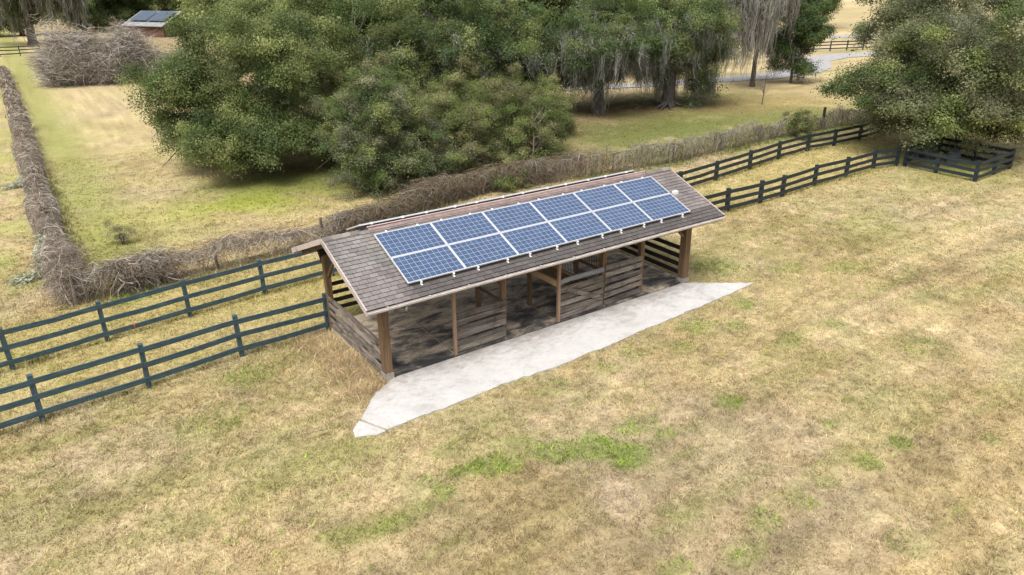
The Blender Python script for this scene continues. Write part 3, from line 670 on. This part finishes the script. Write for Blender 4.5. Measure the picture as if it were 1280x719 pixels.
# pale netting lumps on the left hedge
def drape(label,x,y,L,h):
    pts=[(x+.55,y-.1,1.15*h),(x+.30,y-.2,.95*h),(x+.12,y-.25,.55*h),(x-.02,y-.3,.12*h),(x-.3,y-.35,.03),(x-.75*L,y-.4,.02)]
    mb=MB(); P=np.array(pts); n=420
    u=rng.uniform(0,len(P)-1.01,n); i=u.astype(int); f=(u-i)[:,None]; c=P[i]*(1-f)+P[i+1]*f
    c=c+rng.normal(0,.075,(n,3))*np.array((1,1.6,.8)); c[:,2]=np.maximum(c[:,2],-.05)+float(gz(x,y))+.1
    k=5; pt=np.zeros((n,k,3)); pt[:,0]=c; dv=(P[i+1]-P[i]); dv/=np.linalg.norm(dv,axis=1,keepdims=True)
    for j in range(1,k):
        dv=dv+rng.normal(0,.4,(n,3)); dv/=np.linalg.norm(dv,axis=1,keepdims=True); pt[:,j]=pt[:,j-1]+dv*.075
    pt[:,:,2]=np.maximum(pt[:,:,2],gz(pt[:,:,0],pt[:,:,1])+.02)
    ribbons(mb,pt,rng.uniform(.02,.05,n),np.array((.38,.40,.30))*rng.uniform(.75,1.25,(n,1)))
    tag(obj('pale_drape',mb,M['twig'],origin=(x,y,-.1)),label,'drape')
drape('larger pale grey-green drape hanging off the near end of the left vine hedge',-7.55,13.5,.9,1.15)
drape('small pale grey-green drape lying beside the left vine hedge, halfway up',-7.45,28.0,.8,.6)

# ------------------------------------------------------------------ trees
OAK=np.array([(.105,.150,.050),(.150,.195,.066),(.205,.245,.09),(.265,.295,.115),(.120,.165,.068),(.18,.215,.09)])
OLIVE=np.array([(.145,.165,.085),(.19,.205,.11),(.24,.25,.145),(.165,.18,.11),(.275,.28,.165)])
DARKG=np.array([(.078,.122,.044),(.105,.150,.055),(.145,.188,.072),(.092,.135,.06)])
SHRUB=np.array([(.12,.16,.05),(.17,.205,.068),(.215,.24,.09),(.27,.27,.12),(.19,.19,.10)])
def crown_mesh(name,ells,nclump,rc,nspray,rs,nleaf,leaf,pal,lo=-.75,stray=.22,seed=0):
    leaf=leaf*.66; nleaf=int(nleaf*1.75); rs=rs*.82
    g=np.random.default_rng(seed); cs=[]; tw=np.array([e[2] if len(e)>2 else 1 for e in ells],float); tw/=tw.sum()
    per=g.multinomial(nclump,tw)
    for (c,r,*_),n in zip(ells,per):
        c=np.array(c,float); r=np.array(r,float); n=int(n*1.35); m=max(6,int(round(n/8.)))
        d=g.normal(size=(m*4,3)); d/=np.linalg.norm(d,axis=1,keepdims=True); d=d[d[:,2]>lo][:m]; m=len(d)
        lc=c+d*r*g.uniform(.70,.98,(m,1)); lr=r.mean()*g.uniform(.24,.44,m)        # boughs
        k=g.integers(0,m,n); e=g.normal(size=(n,3)); e/=np.linalg.norm(e,axis=1,keepdims=True); e[:,2]=np.where(e[:,2]<-.6,-e[:,2],e[:,2])
        cs.append(lc[k]+e*lr[k][:,None]*np.array((1.15,1.15,.72))*g.uniform(.45,1.2,(n,1))+g.normal(0,.30,(n,3)))
        i=g.normal(size=(max(2,n//9),3)); i/=np.linalg.norm(i,axis=1,keepdims=True); cs.append(c+i*r*g.uniform(.3,.6,(len(i),1)))
    C=np.concatenate(cs); n=len(C)
    crad=rc*.62*g.uniform(.55,1.45,n); cc=pal[g.integers(0,len(pal),n)]*g.uniform(.72,1.32,n)[:,None]
    # sprays
    ns=nspray; d=g.normal(size=(n,ns,3)); d/=np.linalg.norm(d,axis=2,keepdims=True); rr=crad[:,None]*np.where(g.random((n,ns))<stray,g.uniform(1.0,1.75,(n,ns)),g.uniform(.25,1.0,(n,ns)))
    S=C[:,None]+d*rr[...,None]*np.array((1,1,.75)); S=S.reshape(-1,3); D=d.reshape(-1,3); SCc=np.repeat(cc,ns,0)*g.uniform(.82,1.2,(n*ns,1))
    # leaves
    m=len(S); off=g.normal(0,rs,(m,nleaf,3))*np.array((1,1,.7)); Lp=(S[:,None]+off).reshape(-1,3)
    nr=(.8*np.repeat(D,nleaf,0)+.65*g.normal(size=(m*nleaf,3))+np.array((0,0,.65))); nr/=np.linalg.norm(nr,axis=1,keepdims=True)
    col=np.repeat(SCc,nleaf,0)*g.uniform(.88,1.14,(m*nleaf,1))
    keep=Lp[:,2]>.05; Lp,nr,col=Lp[keep],nr[keep],col[keep]
    t=np.cross(nr,g.normal(size=nr.shape)); t/=np.linalg.norm(t,axis=1,keepdims=True)+1e-9; b=np.cross(nr,t)
    l=leaf*g.uniform(.65,1.35,(len(Lp),1)); w=l*.55
    v=np.stack([Lp-t*l*.5,Lp+b*w*.5+nr*l*.06,Lp+t*l*.5,Lp-b*w*.5+nr*l*.06],1).reshape(-1,3)
    mb=MB(); k=np.arange(len(Lp))*4; mb.add(v,[np.stack([k,k+1,k+2,k+3],-1)],np.repeat(np.clip(col,0,.6),4,0))
    return mb,C
def trunk_mesh(h,r,C,g,nl=9,lean=(0,0)):
    mb=MB(); z=np.linspace(-.3,h,7); wob=g.normal(0,.06*r,(7,2)); x=lean[0]*np.linspace(0,1,7)+wob[:,0]; y=lean[1]*np.linspace(0,1,7)+wob[:,1]
    rad=r*np.interp(np.linspace(0,1,7),[0,.12,.4,1],[1.75,1.2,1.,.85]); mb.tube(np.stack([x,y,z],-1),rad,12)
    top=np.array((x[-1],y[-1],h-.1)); idx=g.choice(len(C),min(nl,len(C)),replace=False)
    for i in idx:
        e=C[i]; 
        if e[2]<h*.5: e=e+np.array((0,0,h*.6))
        mid=top*.5+e*.5+np.array((*g.normal(0,.25,2),.10*np.linalg.norm(e-top)))
        q1=top*.8+mid*.2; p=[top-(0,0,.25),q1,top*.35+mid*.65,mid,mid*.5+e*.5+g.normal(0,.12,3),e]
        rr=r*g.uniform(.32,.55); mb.tube(p,[rr,rr*.9,rr*.7,rr*.5,rr*.32,rr*.1],7)
        for _ in range(2):
            e2=e+g.normal(0,1.0,3); mb.tube([mid,(mid+e2)/2+g.normal(0,.15,3),e2],[rr*.4,rr*.22,rr*.06],5)
    return mb
def moss_mesh(C,n,length,wid,g,cols,zmax=99,bunch=16,spread=.35):
    nb=n//bunch; sel=C[C[:,2]<zmax]; b=sel[g.integers(0,len(sel),nb)]+g.normal(0,.45,(nb,3))
    st=np.repeat(b,bunch,0)+g.normal(0,spread,(nb*bunch,3))*np.array((1,1,.6)); L=np.repeat(g.uniform(*length,nb),bunch)*g.uniform(.5,1.15,nb*bunch)
    ro=np.linalg.norm((st-np.repeat(b,bunch,0))[:,:2],axis=1)/spread; L=L*(.35+.95*np.exp(-ro**2*.9))
    L=np.minimum(L,np.maximum(st[:,2]-.35,.25)); k=6; n2=len(st); pts=np.zeros((n2,k,3))
    for i in range(k):
        pts[:,i]=st; pts[:,i,2]-=L*i/(k-1)
        pts[:,i,:2]+=g.normal(0,.055,(n2,2))*(i>0)+np.repeat(g.normal(0,.20,(nb,2)),bunch,0)*(i/k)**2+g.normal(0,.07,(n2,2))*(i/k)
    mb=MB(); col=np.repeat(cols[g.integers(0,len(cols),nb)],bunch,0)*g.uniform(.7,1.25,(n2,1))
    ribbons(mb,pts,g.uniform(*wid,n2),np.clip(col,0,.7)); return mb
MOSS=np.array([(.25,.25,.22),(.31,.305,.275),(.38,.37,.34),(.20,.205,.175),(.26,.275,.215)])*.84
MOSSP=np.array([(.30,.28,.25),(.38,.35,.32),(.24,.22,.19)])
def tree(name,label,cat,x,y,ells,nclump,rc,nspray,rs,nleaf,leaf,pal,th,tr,seed,moss=None,group=None,nl=9,lean=(0,0),lo=-.95):
    g=np.random.default_rng(seed+500); z=-.1
    t=thing(name,label,cat,(x,y,z),group)
    mb,C=crown_mesh('crown',ells,nclump,rc,nspray,rs,nleaf,leaf,pal,lo=lo,seed=seed)
    ORG0=ORG[t]; ORG[t]=(0,0,0)
    obj('crown',mb,M['leaf'],t)
    obj('trunk',trunk_mesh(th,tr,C,g,nl,lean),M['bark'],t,smooth=True)
    if moss: obj('hanging_moss',moss_mesh(C,g=g,**moss),M['moss'],t)
    ORG[t]=ORG0
    return t
# left oak (its lower boughs sweep to the grass)
tree('oak_tree','large green oak on the left whose low boughs sweep down to the yellow-green grass','tree',2.7,25.6,
 [((.9,-.2,4.3),(4.0,4.0,3.4),6),((-.7,-2.8,2.3),(2.1,2.0,1.6),2),((1.0,-3.4,2.5),(2.0,1.8,1.6),1.5),((-1.5,.7,3.5),(2.2,2.2,2.0),1.3),((3.2,.2,6.8),(3.0,3.0,2.6),1.5)],260,1.0,20,.26,26,.15,OAK,2.4,.42,1)
tree('young_oak','rounded bushy young oak in front of the bigger oaks, beside the dead-vine fence','tree',7.5,17.9,
 [((0,0,2.3),(2.9,2.7,2.4),4),((1.5,-.8,1.3),(1.9,1.9,1.3),1.8),((-1.2,-1.0,1.2),(1.7,1.6,1.2),1.5),((.2,-1.6,1.1),(1.7,1.2,1.1),1.3),((.6,.6,4.0),(1.6,1.6,1.3),1)],210,.62,18,.18,24,.115,np.vstack([OAK,OLIVE]),1.2,.18,2)
tree('shrub','broad low olive-green shrub mass right of the young oak, behind the shed ridge','shrub',14.6,18.4,
 [((0,0,1.5),(3.2,2.4,1.7),4),((2.6,-.2,1.3),(2.0,1.8,1.4),2),((-2.4,.4,1.7),(2.0,1.9,1.7),2),((.3,-1.7,.8),(2.6,1.0,.8),1.4),((-2.6,-1.1,.8),(1.5,1.0,.8),1),((3.6,.8,1.5),(1.5,1.5,1.4),1)],240,.58,17,.18,24,.115,SHRUB,.8,.12,3,nl=12)
tree('oak_tree','tall dark oak in the middle of the grove, behind the young oak','tree',12.6,33,
 [((0,0,5.6),(5.6,5.2,4.2),5),((-3,-2.5,4.0),(3,2.6,2.6),1.6),((3,-2.5,3.6),(3.2,2.6,2.6),1.6)],180,1.15,19,.30,24,.18,OAK,3,.5,4,moss=dict(n=1500,length=(.4,1.5),wid=(.03,.06),cols=MOSS,zmax=5.5))
tree('oak_tree','dark mossy oak of the grove, above the low olive-green shrub mass','tree',21.0,31.0,
 [((0,0,5.4),(5.2,5.0,4.0),5),((-2,-2.8,4.0),(2.8,2.4,2.3),1.6),((2.8,-1.5,4.2),(2.6,2.5,2.2),1.2)],165,1.1,18,.30,24,.18,np.vstack([DARKG,OAK]),3,.5,5,moss=dict(n=3500,length=(.5,1.8),wid=(.03,.06),cols=MOSS,zmax=6))
tree('mossy_oak','moss-hung oak with the single dark forking trunk left of centre in the shaded clearing','tree',29.3,26.3,
 [((.4,.6,6.0),(4.6,4.4,3.3),5),((-2.6,.3,4.0),(2.4,2.2,1.8),1.6),((1.9,.8,4.1),(2.3,2.2,1.7),1.5),((.2,-2.0,4.6),(2.4,2.0,1.6),1.2),((1.0,2.6,3.0),(2.8,2.0,1.5),1.6),((-2.4,2.6,2.8),(2.2,1.8,1.4),1.3)],185,1.0,16,.28,24,.17,np.vstack([DARKG,OAK]),2.6,.42,6,moss=dict(n=11000,length=(.5,2.5),wid=(.018,.04),cols=MOSS,zmax=6.5,bunch=14,spread=.22),lo=-.95)
tree('mossy_oak','moss-hung oak with the thick root-flared trunk at the right of the shaded clearing','tree',35.6,25.2,
 [((.6,.8,6.2),(4.8,4.4,3.3),5),((2.6,.2,4.0),(2.4,2.2,1.8),1.6),((-2.2,1.0,4.4),(2.3,2.2,1.6),1.3),((.4,-2.0,4.7),(2.3,2.0,1.6),1.1),((-.6,2.8,3.1),(2.8,2.0,1.5),1.5),((2.6,2.4,3.0),(2.2,1.8,1.5),1.3),((1.9,-1.2,1.9),(1.2,1.1,1.4),.8)],145,1.0,16,.28,24,.17,np.vstack([DARKG,OAK]),2.6,.5,7,moss=dict(n=11000,length=(.5,2.5),wid=(.018,.04),cols=MOSS,zmax=6.5,bunch=14,spread=.22),lo=-.95)
tree('mossy_oak','slender tree veiled by a long pale grey curtain of moss beside the driveway','tree',49.7,28.3,
 [((-.5,.5,7.6),(3.2,3.0,2.4),4),((-1.6,-.5,6.0),(2.0,1.8,1.2),1)],45,.9,15,.28,22,.18,OLIVE,4,.2,8,moss=dict(n=6500,length=(1.2,4.6),wid=(.03,.06),cols=np.vstack([MOSSP,MOSS]),zmax=9,bunch=26,spread=.3),lo=-.4)
tree('weeping_tree','dark green drooping round tree between the pale moss curtain and the driveway bend','tree',54.3,27.5,
 [((0,0,3.6),(2.1,2.1,2.7),4),((0,0,6.3),(1.8,1.8,1.6),1.5)],90,.8,15,.26,22,.2,DARKG,1.6,.13,9,moss=dict(n=1200,length=(.5,1.4),wid=(.04,.07),cols=MOSS,zmax=4))
usrc=[o for o in sc.objects if o.name.startswith('shrub') and o.type=='EMPTY'][0]
for (x,y,sx,sz,r) in [(17.2,25.5,1.0,1.1,1.0),(20.3,23.6,.75,1.0,2.2),(12.5,27.0,1.0,1.2,4.0),(23,30.5,.85,1.2,.4),(16.5,31,1.1,1.3,3.1),(25,34.5,1.0,1.2,1.9),(9.5,22.5,.75,1.0,2.9)]:
    c=copy_tree(usrc); c.location=(x,y,-.1); c.scale=(sx,sx,sz); c.rotation_euler=(0,0,r)
    c['label']='olive-green understory shrub growing among the trunks of the oak grove'; c['group']='understory shrubs beneath the oak grove'
# right oak over the corral
tree('oak_tree','big broad oak on the right, overhanging the corral','tree',34.6,4.6,
 [((2.1,1.0,5.6),(5.6,5.2,4.0),6),((-.9,1.4,3.2),(2.4,2.2,2.0),1.5),((.4,-2.4,3.5),(2.5,2.1,1.9),1.6),((-1.3,-1.4,3.4),(1.9,1.7,1.5),1.7),((-.9,2.2,4.4),(2.0,1.9,2.3),1.5),((1.2,-2.7,3.8),(1.8,1.3,1.2),1.0),((3.6,-2.2,3.4),(2.8,2.4,2.4),1.6),((3.8,5.2,6.6),(2.5,2.5,2.5),1.4),((5.5,2.0,6.8),(3.4,3.4,3.0),1.6),((-.6,-1.0,4.0),(2.6,2.4,2.4),1)],400,1.0,20,.28,26,.165,np.vstack([OAK,OLIVE,OLIVE])*1.10,2.6,.42,10)
# top left mossy tree
tree('mossy_oak','tall grey mossy tree at the top left corner behind the bare thicket','tree',-1.6,126,
 [((0,0,9.5),(7.5,6.5,5),4),((-4,0,6.5),(4,3.5,2.5),1.5),((4.5,0,6.5),(3.8,3.5,2.4),1.4)],90,1.7,15,.5,20,.36,np.vstack([DARKG,OLIVE]),5,.6,11,moss=dict(n=5200,length=(1.6,5.0),wid=(.07,.14),cols=MOSS,zmax=11),lo=-.5)
# background trees: one mesh, many copies
bgp=[]
b0=tree('background_tree','green tree standing in the far belt of trees behind the grove','tree',-2,150,
 [((0,0,5.2),(5.2,5.0,4.6),4),((2,1,3.2),(3,3,2.6),1)],80,1.5,14,.45,20,.36,np.vstack([DARKG,OAK]),3,.4,12,group='trees in the far belt behind the grove')
spots=[(8,150),(-9,152),(30,150),(26,120),(34,104),(40,90),(46,78),(28,52),(20,46),(36,46),(21,66),(26,68),(34,62),(14,47),(18,58),(28,80),(52,72),(62,76),(70,62),(58,52),(74,88),(92,84),(86,72),(110,80),(126,100),(104,100),(140,92),(25,100),(22,84),(120,72),(150,68),(46,60),(168,110),(178,84),(60,98),(-20,140),(-34,150),(66,48),(40,44),(54,45),(32,47),(36,52),(50,68),(58,66),(27,43),(33,56),(11,159),(16.5,161),(22,163),(28,165),(14,172),(20,174)]
for i,(x,y) in enumerate(spots):
    c=copy_tree(b0); s=random.uniform(.85,1.25); c.location=(x,y,-.1); c.scale=(s,s,s*random.uniform(.9,1.15)); c.rotation_euler=(0,0,random.uniform(0,6.28))
# smaller plants
def bush(name,label,x,y,r,h,seed,pal=SHRUB,leaf=.1,n=22):
    mb,C=crown_mesh('crown',[((x,y,h*.5),(r,r,h*.5))],n,r*.35,12,.12,16,leaf,pal,seed=seed)
    m=mb; m.v=[v-np.array((0,0,.05)) for v in m.v]
    t=thing(name,label,'shrub',(x,y,-.1)); obj('foliage',m,M['leaf'],t)
    tm=MB()
    for k in range(6): tm.tube([(x,y,-.2),(x+random.gauss(0,r*.3),y+random.gauss(0,r*.3),h*.4),(x+random.gauss(0,r*.5),y+random.gauss(0,r*.5),h*.8)],[.03,.02,.006],5)
    obj('stems',tm,M['bark'],t,smooth=True)
bush('shrub','small dark green bush growing through the vine fence beside the lone dark post',33.6,12.0,.85,1.45,21)
bush('shrub','small green bush growing in the brown brush behind the ridge of the shed',12.4,13.0,.8,1.35,22)
bush('weed','small lone grey weed standing in the yellow paddock grass',-4.6,15.3,.2,.5,23,np.array([(.25,.23,.14),(.3,.27,.17)]),.06,8)
def sapling(label,x,y,h,n,col,seed,spread=.8):
    g=np.random.default_rng(seed); mb=MB(); t=thing('bare_sapling',label,'sapling',(x,y,-.1))
    tip=(x+g.normal(0,.15),y,h); mb.tube([(x,y,-.2),(x+.05,y,h*.5),tip],[.06,.04,.012],6)
    for k in range(n):
        f=g.uniform(.12,.85); a=g.uniform(0,6.28); b=np.array((x+.05*f,y,h*f)); L=spread*h*.45*g.uniform(.5,1.1)
        e=b+np.array((math.cos(a)*L,math.sin(a)*L,L*g.uniform(.3,.9))); mb.tube([b,(b+e)/2+g.normal(0,.06,3),e],[.025,.016,.005],5)
        for q_ in range(3):
            e2=(b+e)/2+g.normal(0,.3,3)+np.array((0,0,.2)); mb.tube([(b+e)/2,e2],[.012,.004],4)
    o=obj('branches',mb,simple('sapling_bark_%d'%seed,col,.85),t,smooth=True)
sapling('leafless pale sapling at the right edge of the olive-green shrub mass',15.6,15.8,3.0,8,(.20,.155,.12),31)
sapling('tiny bare sapling alone in the grass right of the mossy oaks',42.2,21.4,2.2,9,(.13,.105,.09),32,.9)
mb=MB(); mb.tube([(37.2,12.75,-.3),(37.22,12.75,1.35)],.09,8); tag(obj('fence_post',mb,M['darkz'],origin=(37.2,12.75,-.1)),'lone dark post standing by the vine fence near the small bush','post')
mb=MB()
for a in ((33.9,24.4,.0,35.3,25.0,.25),(33.6,24.9,.0,35.2,25.1,.3),(36.6,24.4,0,36.0,25.0,.25),(34.6,23.9,0,35.4,24.9,.25)):
    mb.tube([(a[0],a[1],-.12),((a[0]+a[3])/2,(a[1]+a[4])/2,.05),(a[3],a[4],a[5])],[.05,.10,.16],7)
tag(obj('tree_roots',mb,M['bark'],smooth=True,origin=(35,24.5,-.1)),'exposed roots spreading from the thick mossy trunk','roots')

# ------------------------------------------------------------------ far buildings
def house(name,label,x,y,w,d,h,rot,wall,roofm,rise=1.6):
    t=thing(name,label,'building',(x,y,-.1)); t.rotation_euler=(0,0,rot); ORG[t]=(0,0,0)
    mb=MB(); mb.box((-w/2,-d/2,0),(w/2,d/2,h))
    mb.add([(-w/2,-d/2,h),(-w/2,d/2,h),(-w/2,0,h+rise),(w/2,-d/2,h),(w/2,d/2,h),(w/2,0,h+rise)],[[(0,2,1),(3,4,5)]]); obj('wall',mb,M[wall],t)
    mb=MB(); o=.5
    for s in (1,-1):
        e=np.array((0,s*(d/2+o),h-rise*o/(d/2)*1.0)); r=np.array((0,0,h+rise)); up=np.array((0,0,.1))
        X0=np.array((-w/2-o,0,0)); X1=np.array((w/2+o,0,0))
        mb.add([e+X0,e+X1,r+X1,r+X0,e+X0+up,e+X1+up,r+X1+up,r+X0+up],[[(0,1,2,3),(4,7,6,5),(0,4,5,1),(1,5,6,2),(3,7,4,0)]])
    rf=obj('roof',mb,M[roofm],t)
    return t,rf
tb,rf=house('barn','far red-brown building with a light grey roof at the top left',19.4,134.0,9,9,2.0,R(122),'rustwall','greyroof',2.0)
mb=MB()
for k in range(2):
    x0=-4.4+k*4.3; pt=lambda xx,f:(xx,5.0*(1-f),2.3-2.0*.5/4.5+f*(2.0+2.0*.5/4.5)+.13)
    mb.add([pt(x0,.22),pt(x0+4.1,.22),pt(x0+4.1,.86),pt(x0,.86)],[[(0,3,2,1)]])
o=obj('roof_panel',mb,simple('far_panel',(.06,.085,.12),.3),tb)
mb=MB(); mb.box((-4.9,-4.3,0),(-4.53,-.5,1.3)); obj('cream_wall',mb,M['cream'],tb)
th_,rf=house('house','long white house glimpsed between the moss-hung trunks',52,57,24,9,3.2,R(-33),'housewall','greyroof',1.8)
for k in range(6):
    mb=MB(); x=-10+k*3.8; mb.box((x,-4.53,.9),(x+1.2,-4.48,2.2)); obj('window',mb,M['greybox'],th_)
# ------------------------------------------------------------------ grass and weeds
CAM=np.array((-7.036,-15.122,9.487))
def blades(n,xr,yr,width,height,lean,seed,keep=None,cm=1.0,cj=.25,colf=gcol):
    g=np.random.default_rng(seed); nt_=n//10; x=np.repeat(g.uniform(*xr,nt_),10)+g.normal(0,.03+width*.8,nt_*10); y=np.repeat(g.uniform(*yr,nt_),10)+g.normal(0,.03+width*.8,nt_*10); n=nt_*10
    tv=g.normal(0,1,nt_); u_=g.random(nt_); tv=np.where(u_<.07,-2.6,np.where(u_>.94,1.9,tv*.8)); tv=np.repeat(tv,10)
    k=~((x>-.75)&(x<10.5)&(y>-.15)&(y<3.95))
    xa=np.interp(x,[-2.35,-1.9,12.2],[-2.0,-2.14,-1.46]); 
    up=np.interp(x,[-2.35,-1.15,-.45,10.6,12.2],[-1.8,-.48,-.06,-.06,-1.46])
    inap=(x>-2.3)&(x<12.2)&(y>np.interp(x,[-2.3,-1.9,-1.28,.02,1.47,3.42,5.56,8.72,11.62,12.2],[-1.95,-2.13,-2.1,-2.06,-1.98,-2.08,-1.94,-1.72,-1.52,-1.46])+g.normal(0,.035,n)+.06)&(y<up)
    k&=~inap
    if keep is not None: k&=keep(x,y,g)
    x,y,tv=x[k],y[k],tv[k]; n=len(x); z=gz(x,y)-.005
    a=g.uniform(0,6.283,n); h=height*g.uniform(.45,1.3,n)*(1+.35*np.clip(tv,-1.5,2.5))*(.75+.5*vn(x*1.7,y*1.7,88)); w=width*g.uniform(.6,1.4,n)
    la=g.uniform(0,6.283,n); l=h*lean*g.uniform(.3,1.3,n)
    s=np.stack([np.cos(a)*w/2,np.sin(a)*w/2,np.zeros(n)],-1); b=np.stack([x,y,z],-1)
    tip=b+np.stack([np.cos(la)*l,np.sin(la)*l,h],-1)
    v=np.stack([b-s,b+s,tip],1).reshape(-1,3); kk=np.arange(n)*3
    c=colf(x,y)*(cm+cj*g.normal(size=(n,1))+.16*tv[:,None])
    c=c*np.where(g.random((n,1))<.10,.55,1.)
    mb=MB(); mb.add(v,[np.stack([kk,kk+1,kk+2],-1)],np.repeat(np.clip(c,.01,.85),3,0)); return mb
def vis(x,y,g):   # rough density falloff with distance
    d=np.hypot(x-CAM[0],y-CAM[1]); return g.random(len(x))<np.clip((17/d)**1.6,0,1)
mb=blades(1500000,(-13,20),(-13,16),.016,.055,1.2,1,vis,1.08,.24)
tag(obj('grass',mb,M['blade']),'short dry tan grass covering the pasture around the shed',kind='stuff')
mb=blades(420000,(16,46),(-16,12),.024,.06,1.2,12,lambda x,y,g:g.random(len(x))<np.clip(24/np.hypot(x-CAM[0],y-CAM[1]),0,1),1.06,.26)
tag(obj('grass',mb,M['blade']),'pale grass of the open field right of the shed and by the corral',kind='stuff')
mb=blades(330000,(-14,48),(9,33),.03,.07,1.1,2,lambda x,y,g:g.random(len(x))<np.clip(30/np.hypot(x-CAM[0],y-CAM[1])-.35,0,1),1.05,.2)
tag(obj('grass',mb,M['blade']),'yellowing grass of the paddock beyond the vine hedge',kind='stuff')
def wk(x,y,g):
    r=np.zeros(len(x)); n3=fbm(x*1.9,y*1.9,9); n5=fbm(x*3.5,y*3.5,51)
    for wx,wy,rr,kx in WEEDS: r=np.maximum(r,kx*(1-ss(.5,1.25,np.hypot(x-wx,(y-wy)*1.25)/rr+1.2*(n3-.5))))
    r=np.maximum(r*ss(.38,.55,n5),(.05+.16*np.exp(-((y+3.9)/1.6)**2)+.10*(y>1)*(x<0)+.12*np.exp(-(((x-14)/4)**2+((y+1)/2.5)**2)))*ss(.52,.68,n5))
    return g.random(len(x))<r
WCOL=lambda x,y:np.array((.215,.315,.05))*np.ones((len(x),1))*(.75+.6*fbm(x*1.2,y*1.2,61))[:,None]+np.array((.05,.02,.01))*fbm(x*2,y*2,66)[:,None]
mb=blades(420000,(-10,18),(-13,11),.035,.05,1.5,3,wk,1.,.25,WCOL)
tag(obj('weeds',mb,M['blade']),'bright green weed patches spread through the dry grass',kind='stuff')
def tg(x,y,g):
    d=np.abs(x+1.05)/.55; r=np.exp(-d**2)*ss(-.9,-.1,y)*(1-ss(3.4,4.6,y)); r=np.maximum(r,.8*np.exp(-(((x+1.2)/.5)**2+((y+.15)/.5)**2)))
    return g.random(len(x))<r
TCOL=lambda x,y:np.array((.52,.41,.24))*np.ones((len(x),1))*(.65+.7*fbm(x*2.5,y*2.5,71))[:,None]
mb=blades(60000,(-2.4,-.4),(-1.1,4.7),.014,.13,1.4,4,lambda x,y,g:tg(x,y,g)&(x<-.72),1.,.25,TCOL)
tag(obj('tall_grass',mb,M['blade']),'taller golden dry grass along the outside of the left shed wall',kind='stuff')
FENCEL=[np.array(yA),np.array([(-12.8,2.55),(-8.13,2.95),(-3.33,3.52),(-1.0,3.9)]),np.array([(10.75,4.2),(17.8,4.4),(24.48,4.65),(31.6,4.5)]),np.array(hf)-[0,.5],np.array(hl)+[.65,0]]
def nearf(x,y,g):
    r=np.zeros(len(x))
    for P in FENCEL:
        if abs(P[0,0]-P[-1,0])>2: yy=np.interp(x,P[:,0],P[:,1]); ok=(x>P[0,0])&(x<P[-1,0]); r=np.maximum(r,ok*np.exp(-((y-yy)/.22)**2))
        else: xx=np.interp(y,P[:,1],P[:,0]); ok=(y>P[0,1])&(y<P[-1,1]); r=np.maximum(r,ok*np.exp(-((x-xx)/.3)**2))
    return g.random(len(x))<r*.8
mb=blades(500000,(-13,44),(2,30),.022,.17,.7,5,nearf,.9,.25,lambda x,y:gcol(x,y)*np.array((.86,.95,.75)))
tag(obj('tall_grass',mb,M['blade']),'unmown grass fringe along the feet of the fences and hedges',kind='stuff')

# ------------------------------------------------------------------ light, sky, camera
SUN=np.array((-.62,-.42,1.35)); SUN/=np.linalg.norm(SUN)
el=math.asin(SUN[2]); az=math.atan2(SUN[0],SUN[1])
w=bpy.data.worlds.new('World'); sc.world=w; w.use_nodes=True; nt=w.node_tree
sky=nt.nodes.new('ShaderNodeTexSky'); sky.sky_type='NISHITA'; sky.sun_disc=False; sky.sun_elevation=el; sky.sun_rotation=az
sky.air_density=1.0; sky.dust_density=6.0; sky.ozone_density=1.0
hs=nt.nodes.new('ShaderNodeHueSaturation'); hs.inputs['Saturation'].default_value=.35
bg=nt.nodes['Background']; bg.inputs[1].default_value=.13
nt.links.new(sky.outputs[0],hs.inputs['Color']); nt.links.new(hs.outputs[0],bg.inputs[0])
l=bpy.data.lights.new('sun','SUN'); l.energy=1.6; l.angle=R(28); l.color=(1,.96,.90)
so=link(bpy.data.objects.new('sun',l)); so.location=(-20,-10,30)
from mathutils import Vector, Matrix
so.rotation_euler=Vector(-SUN).to_track_quat('-Z','Y').to_euler()
cam=bpy.data.cameras.new('camera'); co=link(bpy.data.objects.new('camera',cam)); sc.camera=co
cam.sensor_width=36; cam.lens=896.262/1280*36; cam.clip_end=6000
yaw,pit,rol=R(34.431),R(23.554),R(-.432)
fw=Vector((math.sin(yaw)*math.cos(pit),math.cos(yaw)*math.cos(pit),-math.sin(pit))); rt=Vector((math.cos(yaw),-math.sin(yaw),0)); up=rt.cross(fw)
r2=math.cos(rol)*rt+math.sin(rol)*up; u2=-math.sin(rol)*rt+math.cos(rol)*up
mw=Matrix((( r2.x,u2.x,-fw.x,CAM[0]),(r2.y,u2.y,-fw.y,CAM[1]),(r2.z,u2.z,-fw.z,CAM[2]),(0,0,0,1))); co.matrix_world=mw
sc.view_settings.view_transform='Standard'; sc.view_settings.look='None'; sc.view_settings.exposure=.68; sc.view_settings.gamma=1
sc.cycles.max_bounces=6; sc.cycles.diffuse_bounces=3; sc.cycles.transparent_max_bounces=4
sc.cycles.use_denoising=True; sc.cycles.denoiser='OPENIMAGEDENOISE'; sc.cycles.denoising_input_passes='RGB_ALBEDO_NORMAL'; sc.cycles.denoising_prefilter='NONE'
